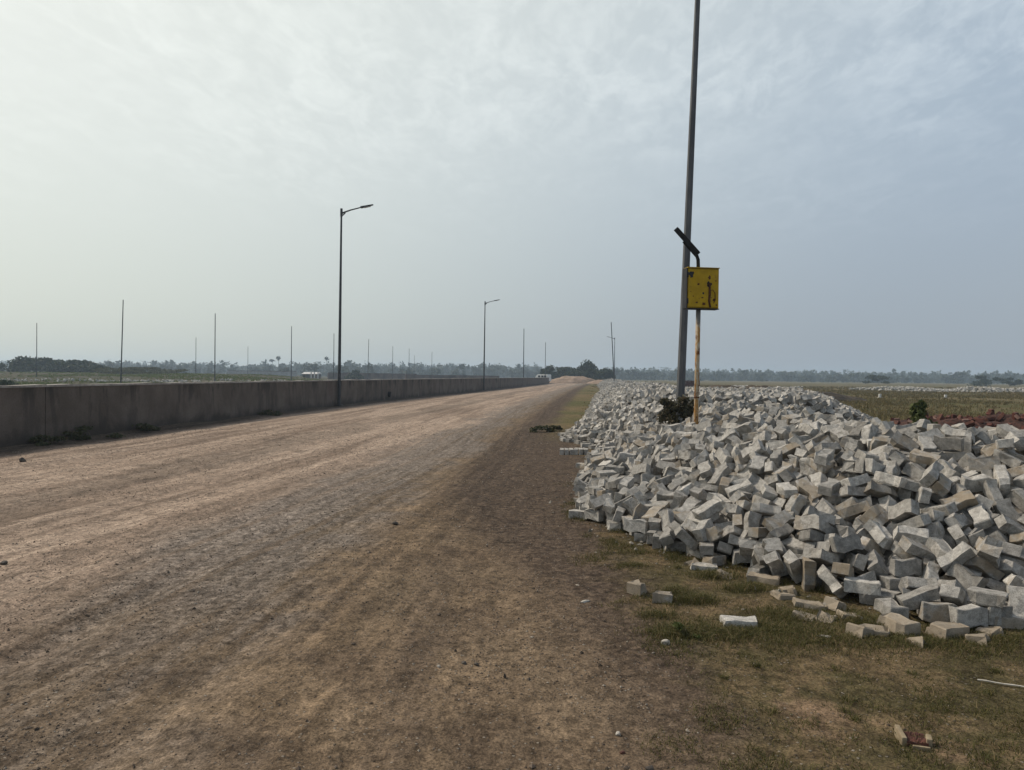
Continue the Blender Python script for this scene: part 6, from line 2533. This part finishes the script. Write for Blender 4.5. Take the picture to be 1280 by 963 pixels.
def far_wall(pa, pb_, h, mat, label, post_mat):
    a, b_ = Vector(pa), Vector(pb_); d = b_ - a; L = d.length; rz = math.atan2(d.y, d.x)
    root = empty('compound_wall', a, rz); tag(root, label, 'wall')
    MB().box((L / 2, 0, h / 2), (L, .25, h)).build('wall_panel', mat, root); MB().box((L / 2, 0, h + .06), (L + .1, .4, .1)).build('coping', M_OLDWALL, root)
    k = 0
    while k < L: MB().box((k, 0, h / 2), (.45, .4, h - .02)).build('pillar', post_mat, root); k += 9
far_wall((-92, 246, .9), (-67.5, 238, .6), 1.5, M_GREYROOF, 'grey far wall running left from the white shed', M_GREYROOF)
far_wall((-57, 236, 0), (-33, 262, 0), 2.1, M_OLDWALL, 'far brown wall behind the nearest street lamp', M_OLDWALL)
far_wall((-30, 215, 0), (-4, 232, 0), 1.7, M_OLDWALL, 'far brown wall behind the second street lamp', M_OLDWALL)

def van():
    root = empty('parked_van', (7.75, 195, .12), math.radians(140)); tag(root, 'white van showing over the far end of the wall', 'van')
    prof = [(-2.3, .35), (2.3, .35), (2.35, .95), (1.75, 1.2), (1.15, 2.0), (.8, 2.1), (-2.1, 2.1), (-2.3, 1.9)]
    bm = bmesh.new(); vs = [bm.verts.new((x, -.85, z)) for x, z in prof]; f = bm.faces.new(vs)
    r = bmesh.ops.extrude_face_region(bm, geom=[f]); bmesh.ops.translate(bm, vec=(0, 1.7, 0), verts=[g for g in r['geom'] if isinstance(g, bmesh.types.BMVert)])
    bmesh.ops.recalc_face_normals(bm, faces=bm.faces[:]); bmesh.ops.bevel(bm, geom=bm.edges[:], offset=.09, segments=2, affect='EDGES')
    me = bpy.data.meshes.new('body'); bm.to_mesh(me); bm.free(); me.materials.append(M_WHITE); link(bpy.data.objects.new('body', me), root)
    for y in (-.86, .86):
        for x in (.35, -.7, -1.6): MB().box((x, y, 1.6), (.75, .02, .5)).build('window', M_GLASS, root)
        for x in (1.45, -1.4):
            w = MB().tube([(x, y * .8, .33), (x, y * 1.02, .33)], .33, 16).build('wheel', M_TYRE, root); MB().tube([(x, y * 1.02, .33), (x, y * 1.04, .33)], .18, 12).build('rim', M_GALV, w)
    MB().box((1.47, 0, 1.62), (.02, 1.4, .75), Matrix.Rotation(math.radians(-37), 3, 'Y')).build('windscreen', M_GLASS, root)
    for y in (-.6, .6): MB().box((2.34, y, .82), (.06, .3, .18)).build('headlight', M_LENS, root)
van()
def brick_stack():
    Y = 120; p = P(861, 477, Y); root = empty('brick_stack', (p.x, Y, 0)); tag(root, 'low dark red brick stack far behind the leaning pole', 'brick stack')
    m = MB()
    for r in range(16):
        for k in range(14): m.box((-1.6 + k * .24 + (r % 2) * .05, random.uniform(-.02, .02), .04 + r * .08), (.23, .8, .075))
    m.build('bricks', M_BRICKDARK, root)
brick_stack()

HZ_FAR=(4.25,5.2,6.2); HZ_SUN=(8.7,9.05,8.3)
LOW_FAR=(3.75,4.3,4.9); LOW_SUN=(7.95,8.4,7.3)
CLOUD=(8.2,9.0,9.6); CLOUD_SUN=(10.8,11.2,10.6)
EXPO=0.0
SUNE=2.9

# ------------------------------------------------------------------ air, sky and sun
def haze():
    m = bpy.data.materials.new('hazy_air'); m.use_nodes = True; t = m.node_tree; t.nodes.clear()
    o = t.nodes.new('ShaderNodeOutputMaterial'); v = t.nodes.new('ShaderNodeVolumePrincipled')
    v.inputs['Density'].default_value = HAZE; v.inputs['Color'].default_value = (.66, .82, 1.0, 1); v.inputs['Anisotropy'].default_value = .25
    t.links.new(v.outputs[0], o.inputs['Volume'])
    MBx = MB().box((0, 560, 9.0), (2700, 1400, 22.0)); h = MBx.build('haze', m); tag(h, 'thin pale haze over the plain', 'haze', kind='stuff')
HAZE = .00062
haze()

SUN_EL, SUN_AZ = 46.0, -62.0     # degrees; azimuth from +Y, negative is left
sd = Vector((math.sin(math.radians(SUN_AZ)) * math.cos(math.radians(SUN_EL)), math.cos(math.radians(SUN_AZ)) * math.cos(math.radians(SUN_EL)), math.sin(math.radians(SUN_EL))))
L = bpy.data.lights.new('sun', 'SUN'); L.energy = SUNE; L.angle = math.radians(7); L.color = (1, .90, .76)
lo = bpy.data.objects.new('sun', L); lo.rotation_euler = (-sd).to_track_quat('-Z', 'Y').to_euler(); lo.location = sd * 50; COL.objects.link(lo)

w = bpy.data.worlds.new('World'); scene.world = w; w.use_nodes = True
class WT(NT):
    def __init__(s, t): s.t = t
t = WT(w.node_tree); t.t.nodes.clear()
bg = t.n('ShaderNodeBackground'); bg.inputs[1].default_value = .10; wo = t.n('ShaderNodeOutputWorld'); t.t.links.new(bg.outputs[0], wo.inputs[0])
sky = t.n('ShaderNodeTexSky', sky_type='NISHITA', sun_disc=False); sky.sun_elevation = math.radians(SUN_EL); sky.sun_rotation = math.radians(SUN_AZ)
sky.air_density = 1.0; sky.dust_density = 4.0; sky.ozone_density = 1.5
dirv = t.n('ShaderNodeTexCoord').outputs['Generated']
sp = t.n('ShaderNodeSeparateXYZ'); t.set(sp.inputs[0], dirv)
el = sp.outputs[2]
dt = t.n('ShaderNodeVectorMath', operation='DOT_PRODUCT'); t.set(dt.inputs[0], dirv); dt.inputs[1].default_value = sd; dsun = dt.outputs['Value']
# thin haze layer of the upper air: brighter towards the sun and with height
side = t.ramp(dsun, .05, .95)
hz = t.mix(side, HZ_FAR, HZ_SUN)
low = t.mix(side, LOW_FAR, LOW_SUN)
hz = t.mix(t.ramp(el, .0, .36), low, hz)
c = t.mix(t.ramp(el, .40, .85, .85, .15), sky.outputs[0], hz)
den = t.math('ADD', t.math('MAXIMUM', el, 0.0), .10)
dv = t.n('ShaderNodeVectorMath', operation='DIVIDE'); t.set(dv.inputs[0], dirv)
cx = t.n('ShaderNodeCombineXYZ'); [t.set(cx.inputs[k], den) for k in range(3)]; t.set(dv.inputs[1], cx.outputs[0])
rot = t.n('ShaderNodeMapping'); rot.inputs['Rotation'].default_value = (0, 0, math.radians(-28)); rot.inputs['Scale'].default_value = (1.0, .55, 0); t.set(rot.inputs[0], dv.outputs[0])
n1 = t.noise(rot.outputs[0], 6.5, 8, .60, .8); n2 = t.noise(rot.outputs[0], 1.1, 4, .55)
n3 = t.noise(rot.outputs[0], 19.0, 6, .62, .5)
cl = t.math('MULTIPLY', t.math('ADD', t.math('MULTIPLY', t.ramp(n1, .40, .64), .65), t.math('MULTIPLY', t.ramp(n3, .42, .62), .35)), t.ramp(n2, .34, .56, .25, 1))
cl = t.math('MULTIPLY', cl, t.ramp(el, .13, .36))
c = t.mix(t.math('MULTIPLY', cl, .30), c, t.mix(side, CLOUD, CLOUD_SUN))
t.set(bg.inputs[0], c)

scene.view_settings.view_transform = 'Standard'; scene.view_settings.look = 'None'; scene.view_settings.gamma = 1
scene.view_settings.exposure = EXPO
scene.render.engine = 'CYCLES'
scene.cycles.use_denoising = True
scene.cycles.max_bounces = 6; scene.cycles.diffuse_bounces = 3; scene.cycles.volume_bounces = 1; scene.cycles.transparent_max_bounces = 4
